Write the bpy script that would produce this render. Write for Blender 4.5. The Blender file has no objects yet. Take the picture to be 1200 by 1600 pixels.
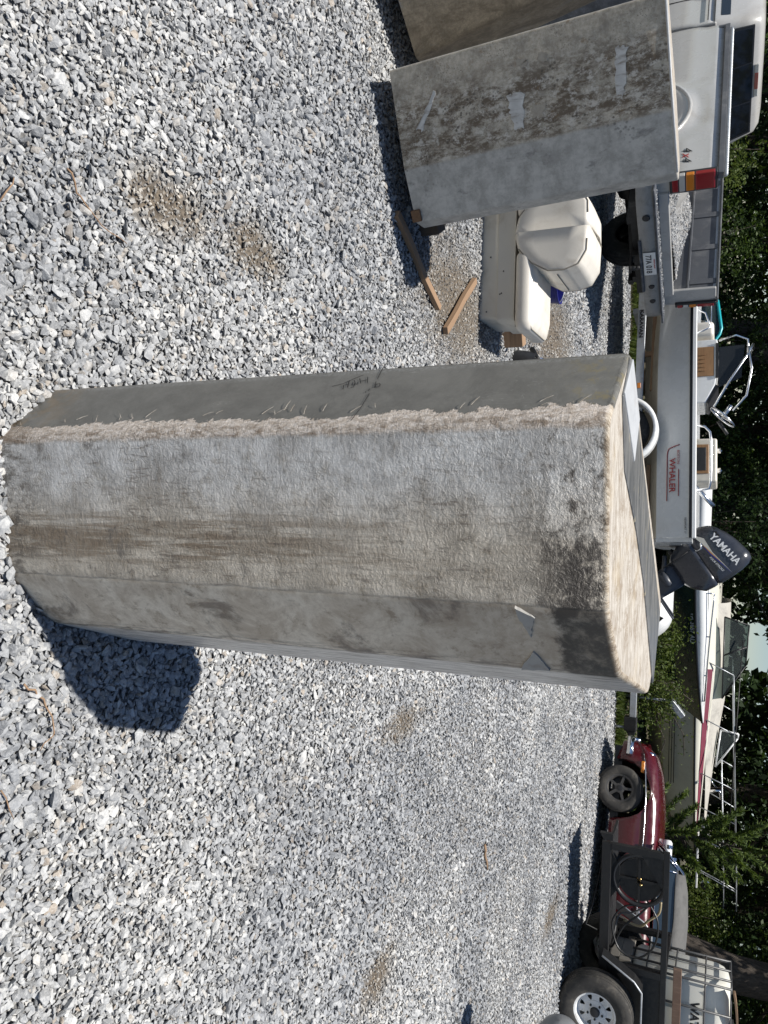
import bpy, bmesh, math, random
import numpy as np
from mathutils import Vector, Matrix, Euler

random.seed(7)
rng = np.random.default_rng(7)
S = bpy.context.scene
COL = S.collection
PI = math.pi

# ------------------------------------------------------------------ camera (held sideways: world up is picture right)
CAM_H = 1.5
ROLL = math.radians(2.0)
PITCH = math.atan(530.0 / 1200.0 * math.cos(ROLL))
Fv = Vector((0, math.cos(PITCH), -math.sin(PITCH)))
U0 = Vector((0, math.sin(PITCH), math.cos(PITCH)))
R0 = Vector((1, 0, 0))
Rv = R0 * math.cos(ROLL) + U0 * math.sin(ROLL)
Uv = U0 * math.cos(ROLL) - R0 * math.sin(ROLL)
cd = bpy.data.cameras.new('camera')
cam = bpy.data.objects.new('camera', cd)
COL.objects.link(cam)
cx, cy, cz = Uv, -Rv, -Fv
cam.matrix_world = Matrix(((cx.x, cy.x, cz.x, 0), (cx.y, cy.y, cz.y, 0), (cx.z, cy.z, cz.z, CAM_H), (0, 0, 0, 1)))
cd.sensor_width = 36
cd.lens = 27.0
cd.clip_start = 0.05
cd.clip_end = 2000
S.camera = cam

# ------------------------------------------------------------------ sky and sun
SUN_DIR = Vector((-0.326, -0.18, 1.34)).normalized()          # towards the sun
w = bpy.data.worlds.new('World')
S.world = w
w.use_nodes = True
wn = w.node_tree
bg = wn.nodes['Background']
sky = wn.nodes.new('ShaderNodeTexSky')
sky.sky_type = 'NISHITA'
sky.sun_disc = False
sky.sun_elevation = math.asin(SUN_DIR.z)
sky.sun_rotation = math.atan2(SUN_DIR.x, SUN_DIR.y)
sky.air_density = 0.9
sky.dust_density = 0.15
sky.ozone_density = 2.5
wn.links.new(sky.outputs[0], bg.inputs[0])
bg.inputs[1].default_value = 0.066
sl = bpy.data.lights.new('sun', 'SUN')
sl.energy = 5.0
sl.angle = math.radians(0.53)
sl.color = (1.0, 0.965, 0.905)
sun = bpy.data.objects.new('sun', sl)
COL.objects.link(sun)
sun.rotation_euler = SUN_DIR.to_track_quat('Z', 'Y').to_euler()
sun.location = (0, 0, 20)
S.view_settings.view_transform = 'Standard'
S.view_settings.look = 'None'
S.view_settings.gamma = 1
S.view_settings.exposure = 0.40
S.view_settings.use_curve_mapping = False
S.render.engine = 'CYCLES'
S.cycles.max_bounces = 6
S.cycles.transparent_max_bounces = 12


# ------------------------------------------------------------------ shader helpers
class NT:
    def __init__(self, name, rough=0.6, metal=0.0, spec=0.5, coat=0.0):
        self.m = bpy.data.materials.new(name)
        self.m.use_nodes = True
        self.t = self.m.node_tree
        self.b = self.t.nodes['Principled BSDF']
        self.set('Roughness', rough)
        self.set('Metallic', metal)
        self.set('Specular IOR Level', spec)
        if coat:
            self.set('Coat Weight', coat)
            self.set('Coat Roughness', 0.05)

    def put(self, sock, v):
        if hasattr(v, 'is_output'):
            self.t.links.new(v, sock)
        elif isinstance(v, (tuple, list)) and sock.type == 'RGBA' and len(v) == 3:
            sock.default_value = (*v, 1)
        else:
            sock.default_value = v

    def set(self, k, v):
        self.put(self.b.inputs[k], v)
        return self

    def node(self, typ, **kw):
        n = self.t.nodes.new('ShaderNode' + typ)
        for k, v in kw.items():
            setattr(n, k, v)
        return n

    def obj(self):
        return self.node('TexCoord').outputs['Object']

    def geo(self):
        return self.node('NewGeometry').outputs['Position']

    def uv(self):
        return self.node('UVMap', uv_map='UVMap').outputs[0]

    def sep(self, v):
        n = self.node('SeparateXYZ')
        self.put(n.inputs[0], v)
        return n.outputs

    def mp(self, v, s=(1, 1, 1), loc=(0, 0, 0), rot=(0, 0, 0)):
        n = self.node('Mapping')
        self.put(n.inputs[0], v)
        n.inputs['Scale'].default_value = s if isinstance(s, (tuple, list)) else (s, s, s)
        n.inputs['Location'].default_value = loc
        n.inputs['Rotation'].default_value = rot
        return n.outputs[0]

    def noise(self, v, sc=5, det=4, ro=0.55, dist=0.0, s=None, loc=(0, 0, 0)):
        if s is not None or loc != (0, 0, 0):
            v = self.mp(v, s or (1, 1, 1), loc)
        n = self.node('TexNoise')
        self.put(n.inputs['Vector'], v)
        n.inputs['Scale'].default_value = sc
        n.inputs['Detail'].default_value = det
        n.inputs['Roughness'].default_value = ro
        n.inputs['Distortion'].default_value = dist
        return n.outputs['Fac']

    def voro(self, v, sc=20, feature='F1', out='Distance', rand=1.0):
        n = self.node('TexVoronoi', feature=feature)
        self.put(n.inputs['Vector'], v)
        n.inputs['Scale'].default_value = sc
        n.inputs['Randomness'].default_value = rand
        return n.outputs[out]

    def ma(self, op, a, b=0.0, c=None):
        n = self.node('Math', operation=op)
        self.put(n.inputs[0], a)
        self.put(n.inputs[1], b)
        if c is not None:
            self.put(n.inputs[2], c)
        return n.outputs[0]

    def ss(self, x, a, b, lo=0.0, hi=1.0):
        n = self.node('MapRange', interpolation_type='SMOOTHSTEP')
        self.put(n.inputs[0], x)
        n.inputs[1].default_value = a
        n.inputs[2].default_value = b
        n.inputs[3].default_value = lo
        n.inputs[4].default_value = hi
        return n.outputs[0]

    def mix(self, f, a, b, mode='MIX'):
        n = self.node('Mix', data_type='RGBA', blend_type=mode)
        self.put(n.inputs[0], f)
        self.put(n.inputs[6], a)
        self.put(n.inputs[7], b)
        return n.outputs[2]

    def ramp(self, f, stops, interp='LINEAR'):
        n = self.node('ValToRGB')
        self.put(n.inputs[0], f)
        cr = n.color_ramp
        cr.interpolation = interp
        while len(cr.elements) < len(stops):
            cr.elements.new(0.5)
        for e, (p, c) in zip(cr.elements, stops):
            e.position = p
            e.color = (*c, 1)
        return n.outputs[0]

    def bump(self, h, strength=0.4, dist=0.01, prev=None):
        n = self.node('Bump')
        n.inputs['Strength'].default_value = strength
        n.inputs['Distance'].default_value = dist
        self.put(n.inputs['Height'], h)
        if prev is not None:
            self.put(n.inputs['Normal'], prev)
        return n.outputs[0]


def sc3(c, k):
    return tuple(min(1, x * k) for x in c)


def grime(name, col, rough=0.5, metal=0.0, var=0.25, scale=6, dirt=None, dirt_amt=0.35, bump=0.0, bsc=60, coat=0.0, spec=0.5, streak=None):
    """painted / plastic / metal surface with uneven tone, dirt patches and fine relief"""
    n = NT(name, rough, metal, spec, coat)
    o = n.obj()
    a = n.noise(o, scale, 5, 0.6)
    c = n.mix(a, sc3(col, 1 - var), sc3(col, 1 + var))
    if dirt:
        d = n.noise(o, scale * 0.8, 7, 0.7, 0.4, s=streak, loc=(3.1, 1.7, 0.3))
        c = n.mix(n.ma('MULTIPLY', n.ss(d, 0.48, 0.72), dirt_amt), c, dirt)
    n.set('Base Color', c)
    r = n.noise(o, scale * 3, 3, 0.6, loc=(9, 2, 4))
    n.set('Roughness', n.ss(r, 0.2, 0.8, max(0.03, rough - 0.12), min(1, rough + 0.12)))
    if bump:
        n.set('Normal', n.bump(n.noise(o, bsc, 4, 0.6), bump, 0.01))
    return n.m


def plain(name, col, rough=0.5, metal=0.0, coat=0.0):
    n = NT(name, rough, metal, coat=coat)
    n.set('Base Color', col)
    return n.m


def glassy(name, tint, rough=0.03, mixf=0.35):
    """tinted glazing: part clear, part reflecting"""
    m = bpy.data.materials.new(name)
    m.use_nodes = True
    t = m.node_tree
    b = t.nodes['Principled BSDF']
    b.inputs['Base Color'].default_value = (*sc3(tint, 0.2), 1)
    b.inputs['Roughness'].default_value = rough
    tr = t.nodes.new('ShaderNodeBsdfTransparent')
    tr.inputs[0].default_value = (*tint, 1)
    mx = t.nodes.new('ShaderNodeMixShader')
    mx.inputs[0].default_value = mixf
    t.links.new(tr.outputs[0], mx.inputs[1])
    t.links.new(b.outputs[0], mx.inputs[2])
    t.links.new(mx.outputs[0], t.nodes['Material Output'].inputs[0])
    return m


# ------------------------------------------------------------------ object helpers
def tag(o, label=None, cat=None, group=None, kind=None):
    if label: o['label'] = label
    if cat: o['category'] = cat
    if group: o['group'] = group
    if kind: o['kind'] = kind
    return o


def thing(name, label, cat, loc=(0, 0, 0), rz=0.0, group=None, rot=None, scale=1.0):
    o = bpy.data.objects.new(name, None)
    COL.objects.link(o)
    o.empty_display_size = 0.1
    o.location = loc
    o.rotation_euler = rot if rot else (0, 0, rz)
    o.scale = (scale,) * 3
    return tag(o, label, cat, group)


def link(name, me, parent=None):
    o = bpy.data.objects.new(name, me)
    COL.objects.link(o)
    if parent is not None:
        o.parent = parent
    return o


def copy_tree(o, parent=None, loc=None, rz=None, label=None):
    c = o.copy()
    COL.objects.link(c)
    if parent is not None: c.parent = parent
    if loc is not None: c.location = loc
    if rz is not None: c.rotation_euler = (0, 0, rz)
    if label: c['label'] = label
    for ch in list(o.children):
        copy_tree(ch, c)
    return c


class MB:
    def __init__(self, xf=None):
        self.v = []
        self.f = []
        self.mi = []
        self.xf = xf

    def add(self, vs, fs, m=0):
        k = len(self.v)
        for p in vs:
            p = tuple(p)
            self.v.append(tuple(self.xf(p)) if self.xf else p)
        for q in fs:
            self.f.append([i + k for i in q])
            self.mi.append(m)
        return self

    def box(self, a, b, m=0):
        x0, y0, z0 = a
        x1, y1, z1 = b
        vs = [(x0, y0, z0), (x1, y0, z0), (x1, y1, z0), (x0, y1, z0), (x0, y0, z1), (x1, y0, z1), (x1, y1, z1), (x0, y1, z1)]
        return self.add(vs, [(3, 2, 1, 0), (4, 5, 6, 7), (0, 1, 5, 4), (1, 2, 6, 5), (2, 3, 7, 6), (3, 0, 4, 7)], m)

    def obox(self, c, size, M, m=0):
        """oriented box: centre, full sizes, 3x3 matrix"""
        vs = []
        for sx, sy, sz in ((-1, -1, -1), (1, -1, -1), (1, 1, -1), (-1, 1, -1), (-1, -1, 1), (1, -1, 1), (1, 1, 1), (-1, 1, 1)):
            vs.append(Vector(c) + M @ Vector((sx * size[0] / 2, sy * size[1] / 2, sz * size[2] / 2)))
        return self.add(vs, [(3, 2, 1, 0), (4, 5, 6, 7), (0, 1, 5, 4), (1, 2, 6, 5), (2, 3, 7, 6), (3, 0, 4, 7)], m)

    def bar(self, p, q, wd, ht, up=(0, 0, 1), m=0):
        p, q = Vector(p), Vector(q)
        d = (q - p)
        L = d.length
        d.normalize()
        s = d.cross(Vector(up))
        if s.length < 1e-4: s = d.cross(Vector((1, 0, 0)))
        s.normalize()
        u = s.cross(d)
        M = Matrix((d, s, u)).transposed()
        return self.obox((p + q) / 2, (L, wd, ht), M, m)

    def prism(self, poly, axis, a, b, m=0):
        """2-D polygon extruded along an axis: 'x' (y,z), 'y' (x,z), 'z' (x,y)"""
        n = len(poly)
        def P(p, t):
            return {'x': (t, p[0], p[1]), 'y': (p[0], t, p[1]), 'z': (p[0], p[1], t)}[axis]
        vs = [P(p, a) for p in poly] + [P(p, b) for p in poly]
        fs = [list(range(n))[::-1], list(range(n, 2 * n))] + [(i, (i + 1) % n, n + (i + 1) % n, n + i) for i in range(n)]
        return self.add(vs, fs, m)

    def tube(self, pts, r, n=8, closed=False, cap=True, m=0):
        pts = [Vector(p) for p in pts]
        k = len(pts)
        rs = r if isinstance(r, (list, tuple)) else [r] * k
        vs = []
        up = None
        for i, p in enumerate(pts):
            if closed:
                d = pts[(i + 1) % k] - pts[i - 1]
            else:
                d = pts[min(i + 1, k - 1)] - pts[max(i - 1, 0)]
            d.normalize()
            if up is None:
                up = Vector((0, 0, 1)) if abs(d.z) < 0.9 else Vector((1, 0, 0))
            s = d.cross(up)
            if s.length < 1e-5: s = d.orthogonal()
            s.normalize()
            up = s.cross(d).normalized()
            for j in range(n):
                a = 2 * PI * j / n
                vs.append(p + (s * math.cos(a) + up * math.sin(a)) * rs[i])
        fs = []
        for i in range(k if closed else k - 1):
            for j in range(n):
                i2 = (i + 1) % k
                fs.append((i * n + j, i * n + (j + 1) % n, i2 * n + (j + 1) % n, i2 * n + j))
        if cap and not closed:
            fs.append(list(range(n))[::-1])
            fs.append(list(range((k - 1) * n, k * n)))
        return self.add(vs, fs, m)

    def lathe(self, prof, c=(0, 0, 0), axis='z', n=32, m=0, a0=0.0, a1=2 * PI, cap=False):
        full = abs(a1 - a0 - 2 * PI) < 1e-6
        k = n if full else n + 1
        vs = []
        for (r, h) in prof:
            for j in range(k):
                a = a0 + (a1 - a0) * j / n
                x, y = r * math.cos(a), r * math.sin(a)
                p = {'z': (x, y, h), 'y': (x, h, y), 'x': (h, x, y)}[axis]
                vs.append((c[0] + p[0], c[1] + p[1], c[2] + p[2]))
        fs = []
        for i in range(len(prof) - 1):
            for j in range(n):
                j2 = (j + 1) % k
                fs.append((i * k + j, i * k + j2, (i + 1) * k + j2, (i + 1) * k + j))
        if cap:
            fs.append(list(range(k)))
            fs.append(list(range((len(prof) - 1) * k, len(prof) * k)))
        return self.add(vs, fs, m)

    def loft(self, secs, closed=True, cap=True, m=0):
        n = len(secs[0])
        vs = [p for s in secs for p in s]
        fs = []
        for i in range(len(secs) - 1):
            for j in range(n if closed else n - 1):
                j2 = (j + 1) % n
                fs.append((i * n + j, i * n + j2, (i + 1) * n + j2, (i + 1) * n + j))
        if cap and closed:
            fs.append(list(range(n))[::-1])
            fs.append(list(range((len(secs) - 1) * n, len(secs) * n)))
        return self.add(vs, fs, m)

    def grid(self, rows, m=0):
        return self.loft(rows, closed=False, cap=False, m=m)

    def build(self, name, mats, parent=None, smooth=False, bevel=0.0, bseg=2, sub=0, solid=0.0, weld=0.0, angle=None, kind=None, label=None):
        me = bpy.data.meshes.new(name)
        me.from_pydata(self.v, [], self.f)
        mats = mats if isinstance(mats, (list, tuple)) else [mats]
        for mt in mats: me.materials.append(mt)
        me.polygons.foreach_set('material_index', self.mi)
        bm = bmesh.new()
        bm.from_mesh(me)
        if weld: bmesh.ops.remove_doubles(bm, verts=bm.verts, dist=weld)
        bmesh.ops.recalc_face_normals(bm, faces=bm.faces)
        bm.to_mesh(me)
        bm.free()
        if smooth or angle is not None:
            me.polygons.foreach_set('use_smooth', [True] * len(me.polygons))
            if angle is not None: me.set_sharp_from_angle(angle=math.radians(angle))
        o = link(name, me, parent)
        if kind: o['kind'] = kind
        if label: o['label'] = label
        if solid:
            md = o.modifiers.new('solid', 'SOLIDIFY'); md.thickness = solid; md.offset = -1
        if bevel:
            md = o.modifiers.new('bevel', 'BEVEL'); md.width = bevel; md.segments = bseg; md.limit_method = 'ANGLE'; md.angle_limit = math.radians(35)
            if not smooth and angle is None:
                me.polygons.foreach_set('use_smooth', [True] * len(me.polygons))
                md.harden_normals = True
        if sub:
            md = o.modifiers.new('sub', 'SUBSURF'); md.levels = sub; md.render_levels = sub
        return o


def text(body, size, mat, parent, name, o, xd, ud, lift=0.004, align='LEFT', xs=1.0, shear=0.0, ext=0.001, bold=0.0):
    """flat lettering laid on a surface: origin, reading direction, up direction"""
    cu = bpy.data.curves.new(name, 'FONT')
    cu.body = body
    cu.size = size
    cu.align_x = align
    cu.shear = shear
    cu.extrude = ext
    cu.offset = bold
    tmp = bpy.data.objects.new(name, cu)
    COL.objects.link(tmp)
    dg = bpy.context.evaluated_depsgraph_get()
    me = bpy.data.meshes.new_from_object(tmp.evaluated_get(dg))
    bpy.data.objects.remove(tmp)
    bpy.data.curves.remove(cu)
    me.materials.clear()
    me.materials.append(mat)
    X = Vector(xd).normalized()
    Uo = Vector(ud).normalized()
    N = X.cross(Uo).normalized()
    Uo = N.cross(X)
    X = X * xs
    oo = Vector(o) + N * lift
    M = Matrix(((X.x, Uo.x, N.x, oo.x), (X.y, Uo.y, N.y, oo.y), (X.z, Uo.z, N.z, oo.z), (0, 0, 0, 1)))
    me.transform(M)
    return link(name, me, parent)


def arc(c, r, a0, a1, n, plane='xz', r2=None):
    out = []
    for i in range(n + 1):
        a = a0 + (a1 - a0) * i / n
        x, y = r * math.cos(a), (r2 or r) * math.sin(a)
        out.append({'xz': (c[0] + x, c[1], c[2] + y), 'xy': (c[0] + x, c[1] + y, c[2]), 'yz': (c[0], c[1] + x, c[2] + y)}[plane])
    return out


def rrect(hx, hy, r, n=5, cx=0, cy=0):
    out = []
    for qx, qy, a in ((1, 1, 0), (-1, 1, PI / 2), (-1, -1, PI), (1, -1, 1.5 * PI)):
        for i in range(n + 1):
            t = a + PI / 2 * i / n
            out.append((cx + qx * (hx - r) + r * math.cos(t), cy + qy * (hy - r) + r * math.sin(t)))
    return out


# ------------------------------------------------------------------ ground
DIRT = [(-0.86, 1.76, 0.10, 0.17), (-0.88, 2.20, 0.09, 0.20), (-1.25, 4.35, 0.34, 0.65), (1.10, 3.74, 0.08, 0.25), (4.1, 8.0, 0.15, 0.4), (-1.7, 7.0, 0.5, 1.0), (2.3, 3.5, 0.12, 0.2)]


def dirt_mask(n, P):
    """brown bare patches at fixed places on the lot, ragged by noise"""
    wv = n.noise(P, 7, 5, 0.7)
    tot = None
    for (dx, dy, ax, ay) in DIRT:
        q = n.mp(P, (1 / ax, 1 / ay, 0), (-dx / ax, -dy / ay, 0))
        ln = n.node('VectorMath', operation='LENGTH')
        n.put(ln.inputs[0], q)
        d = n.ss(n.ma('ADD', ln.outputs['Value'], n.ma('MULTIPLY', n.ma('SUBTRACT', wv, 0.5), 2.2)), 1.5, 0.3)
        tot = d if tot is None else n.ma('MAXIMUM', tot, d)
    return tot


g = NT('earth', 0.95)
P = g.geo()
n1 = g.noise(P, 0.6, 6, 0.6)
n2 = g.noise(P, 9, 6, 0.7)
c = g.mix(n1, (0.055, 0.045, 0.03), (0.10, 0.085, 0.055))
c = g.mix(g.ss(n2, 0.45, 0.7), c, (0.045, 0.06, 0.02))
c = g.mix(g.ss(g.noise(P, 40, 3, 0.7), 0.55, 0.75), c, (0.16, 0.12, 0.075))
g.set('Base Color', c).set('Normal', g.bump(g.noise(P, 30, 5, 0.7), 0.8, 0.05))
M_EARTH = g.m

g = NT('lot_dust', 0.95)
P = g.geo()
vd = g.voro(P, 48, 'F1', 'Color')
vv = g.sep(vd)[0]
c = g.ramp(vv, [(0.0, (0.11, 0.115, 0.125)), (0.35, (0.24, 0.25, 0.265)), (0.7, (0.38, 0.39, 0.41)), (1.0, (0.52, 0.52, 0.51))])
c = g.mix(0.45, c, (0.19, 0.175, 0.15))
tan = g.ss(g.noise(P, 1.3, 5, 0.65, 0.3), 0.58, 0.74)
c = g.mix(g.ma('MULTIPLY', tan, 0.5), c, (0.22, 0.18, 0.13))
dm = dirt_mask(g, P)
soil = g.mix(g.ss(g.noise(P, 60, 5, 0.7), 0.35, 0.65), (0.065, 0.048, 0.032), (0.19, 0.15, 0.105))
c = g.mix(g.ma('MULTIPLY', dm, 0.9), c, soil)
g.set('Base Color', c)
b1 = g.bump(g.voro(P, 48, 'F1', 'Distance'), 0.9, 0.02)
g.set('Normal', g.bump(g.noise(P, 120, 4, 0.7), 0.5, 0.006, b1))
M_DUST = g.m

gm = MB()
gm.add([(-300, -60, -0.02), (300, -60, -0.02), (300, 500, -0.02), (-300, 500, -0.02)], [(0, 1, 2, 3)])
tag(gm.build('ground', M_EARTH), 'dark earth ground with leaf litter beyond the gravel', kind='structure')

EDGE_Y = 12.75


def edge_y(x):
    return EDGE_Y + 0.10 * math.sin(x * 1.7) + 0.06 * math.sin(x * 4.3 + 1) + (0.35 if x < -3 else 0)


# gently uneven gravel lot, one sheet
gm = MB()
xs = np.linspace(-22, 22, 133)
rows = []
ys = list(np.linspace(-6, 12, 55))
for y in ys:
    rows.append([(x, y, 0.0) for x in xs])
rows.append([(x, edge_y(x) - 0.1, 0.0) for x in xs])
rows.append([(x, edge_y(x) + 0.12, -0.018) for x in xs])
gm.grid(rows)
tag(gm.build('gravel_lot', M_DUST, smooth=True), 'pale grey crushed stone lot', kind='structure')

# loose crushed stone: real stones instanced on a cloud of points
g = NT('crushed_stone', 0.85, spec=0.35)
oi = g.node('ObjectInfo').outputs['Random']
P = g.geo()
c = g.ramp(oi, [(0.0, (0.15, 0.154, 0.157)), (0.12, (0.255, 0.26, 0.263)), (0.4, (0.35, 0.355, 0.357)), (0.68, (0.44, 0.443, 0.438)), (0.90, (0.62, 0.612, 0.585)), (0.965, (0.45, 0.415, 0.365)), (0.988, (0.38, 0.315, 0.245)), (1.0, (0.32, 0.28, 0.235))])
vein = g.noise(g.mp(P, (1, 1, 2.2)), 70, 4, 0.65, 1.2)
c = g.mix(g.ss(vein, 0.35, 0.7), g.mix(1.0, c, (0.74, 0.75, 0.78), 'MULTIPLY'), g.mix(0.35, c, (0.60, 0.60, 0.60)))
tan = g.ss(g.noise(P, 1.3, 5, 0.65, 0.3), 0.56, 0.74)
c = g.mix(g.ma('MULTIPLY', tan, 0.35), c, g.mix(1.0, c, (0.88, 0.78, 0.64), 'MULTIPLY'))
c = g.mix(g.ma('MULTIPLY', dirt_mask(g, P), 0.6), c, g.mix(1.0, c, (0.82, 0.72, 0.58), 'MULTIPLY'))
big = g.noise(P, 0.9, 5, 0.6)
c = g.mix(g.ss(big, 0.38, 0.62), g.mix(1.0, c, (1.08, 1.07, 1.05), 'MULTIPLY'), g.mix(1.0, c, (0.76, 0.77, 0.79), 'MULTIPLY'))
g.set('Base Color', c).set('Normal', g.bump(g.noise(P, 260, 4, 0.7), 0.5, 0.004))
M_STONE = g.m

stone_objs = []
for i in range(12):
    bm = bmesh.new()
    q = rng.normal(size=(18, 3))
    q /= np.linalg.norm(q, axis=1)[:, None]
    q *= rng.uniform(0.84, 1.06, size=(18, 1))
    q *= np.array([1.0, rng.uniform(0.55, 0.85), rng.uniform(0.26, 0.52)])
    for p in q: bm.verts.new(p * 0.5)
    r = bmesh.ops.convex_hull(bm, input=bm.verts)
    bmesh.ops.delete(bm, geom=[x for x in r['geom_interior'] if isinstance(x, bmesh.types.BMVert)], context='VERTS')
    me = bpy.data.meshes.new('stone')
    bm.to_mesh(me)
    bm.free()
    me.materials.append(M_STONE)
    stone_objs.append(me)

TANK_POLY = [(-.276, 1.384), (-.138, 1.23), (.173, 1.27), (.296, 1.389), (.385, 1.69), (.21, 1.815)]


def in_poly(x, y, poly):
    c = np.zeros(len(x), bool)
    k = len(poly)
    for i in range(k):
        (x0, y0), (x1, y1) = poly[i], poly[(i + 1) % k]
        c ^= ((y0 > y) != (y1 > y)) & (x < (x1 - x0) * (y - y0) / (y1 - y0 + 1e-12) + x0)
    return c


def patch(y0, y1, sp, size, layer, fade=0.35):
    xm = 0.74 * y1 + 1.0
    nx, ny = int(2 * xm / sp), int((y1 - y0) / sp)
    X, Y = np.meshgrid(np.linspace(-xm, xm, nx), np.linspace(y0, y1, ny))
    X = X.ravel() + rng.uniform(-.55, .55, X.size) * sp
    Y = Y.ravel() + rng.uniform(-.55, .55, Y.size) * sp
    keep = (np.abs(X) < 0.74 * Y + 0.8) & (Y < EDGE_Y + 0.2 + 0.10 * np.sin(X * 1.7)) & ~in_poly(X, Y, TANK_POLY)
    for (dx, dy, ax, ay) in DIRT:
        rr = ((X - dx) / ax) ** 2 + ((Y - dy) / ay) ** 2
        keep &= ~((rng.random(X.size) < 0.62 * np.exp(-rr * 1.2)))
    pr_in = np.clip((Y - y0) / fade, 0, 1) if y0 > 1 else 1.0     # bands of different size melt into each other
    keep &= rng.random(X.size) < np.minimum(pr_in, np.clip((y1 - Y) / fade, 0, 1) if y1 < 12 else 1.0) * 1.15
    X, Y = X[keep], Y[keep]
    s = size * np.exp(rng.normal(0, 0.30, X.size)) * (1 + 0.18 * np.sin(X * 2.1 + 1) * np.sin(Y * 1.7))
    s = np.clip(s, size * 0.4, size * 2.3)
    for (dx, dy, ax, ay) in DIRT:
        s *= 1 - 0.45 * np.exp(-(((X - dx) / ax) ** 2 + ((Y - dy) / ay) ** 2))
    Z = s * 0.16 + layer * rng.uniform(0.0, 1.0, X.size) * size
    return np.stack([X, Y, Z], 1), s


def fines(n):
    out, os_ = [], []
    for (dx, dy, ax, ay) in DIRT[:4]:
        k = int(n * min(1.0, ax * ay * 12))
        X = dx + rng.normal(0, 1, k) * ax * 0.9; Y = dy + rng.normal(0, 1, k) * ay * 0.9
        s = np.clip(0.009 * np.exp(rng.normal(0, 0.4, k)), 0.005, 0.02)
        out.append(np.stack([X, Y, s * 0.2], 1)); os_.append(s)
    return np.concatenate(out), np.concatenate(os_)


parts = [fines(1300), patch(0.5, 2.7, 0.0123, 0.0200, 0.42), patch(0.5, 2.9, 0.036, 0.0275, 0.46, 0.9), patch(2.3, 4.9, 0.0142, 0.0210, 0.42), patch(2.4, 4.8, 0.080, 0.030, 0.40), patch(4.5, 8.3, 0.0200, 0.0245, 0.40), patch(7.9, 13.2, 0.0300, 0.034, 0.3)]
pts = np.concatenate([a for a, b in parts])
scs = np.concatenate([b for a, b in parts])
N_ST = len(pts)
me = bpy.data.meshes.new('loose_gravel')
me.vertices.add(N_ST)
me.vertices.foreach_set('co', pts.astype(np.float32).ravel())
a = me.attributes.new('sc', 'FLOAT', 'POINT'); a.data.foreach_set('value', scs.astype(np.float32))
rot = np.stack([rng.normal(0, 0.5, N_ST), rng.normal(0, 0.5, N_ST), rng.uniform(0, 2 * PI, N_ST)], 1)
a = me.attributes.new('rt', 'FLOAT_VECTOR', 'POINT'); a.data.foreach_set('vector', rot.astype(np.float32).ravel())
me.materials.append(M_STONE)
gravel = link('loose_gravel', me)
tag(gravel, 'loose angular grey crushed stone covering the lot', 'gravel', kind='stuff')


def scatter_group(meshes, name):
    """geometry nodes: one of several small meshes on every point"""
    ng = bpy.data.node_groups.new(name, 'GeometryNodeTree')
    ng.interface.new_socket('Geometry', in_out='INPUT', socket_type='NodeSocketGeometry')
    ng.interface.new_socket('Geometry', in_out='OUTPUT', socket_type='NodeSocketGeometry')
    gi = ng.nodes.new('NodeGroupInput'); go = ng.nodes.new('NodeGroupOutput')
    ip = ng.nodes.new('GeometryNodeInstanceOnPoints')
    gti = ng.nodes.new('GeometryNodeGeometryToInstance')
    for mm in meshes:
        so = bpy.data.objects.new(name + '_source', mm)
        oi = ng.nodes.new('GeometryNodeObjectInfo')
        oi.inputs['Object'].default_value = so
        ng.links.new(oi.outputs['Geometry'], gti.inputs[0])
    ng.links.new(gi.outputs[0], ip.inputs['Points'])
    ng.links.new(gti.outputs[0], ip.inputs['Instance'])
    ip.inputs['Pick Instance'].default_value = True
    for at, ty, sock in (('sc', 'FLOAT', 'Scale'), ('rt', 'FLOAT_VECTOR', 'Rotation')):
        na = ng.nodes.new('GeometryNodeInputNamedAttribute'); na.data_type = ty
        na.inputs['Name'].default_value = at
        ng.links.new(na.outputs['Attribute'], ip.inputs[sock])
    rv = ng.nodes.new('FunctionNodeRandomValue'); rv.data_type = 'INT'
    rv.inputs[4].default_value = 0
    rv.inputs[5].default_value = len(meshes) - 1
    ng.links.new(rv.outputs[2], ip.inputs['Instance Index'])
    ng.links.new(ip.outputs[0], go.inputs[0])
    return ng


md = gravel.modifiers.new('scatter', 'NODES')
md.node_group = scatter_group(stone_objs, 'gravel')

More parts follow.
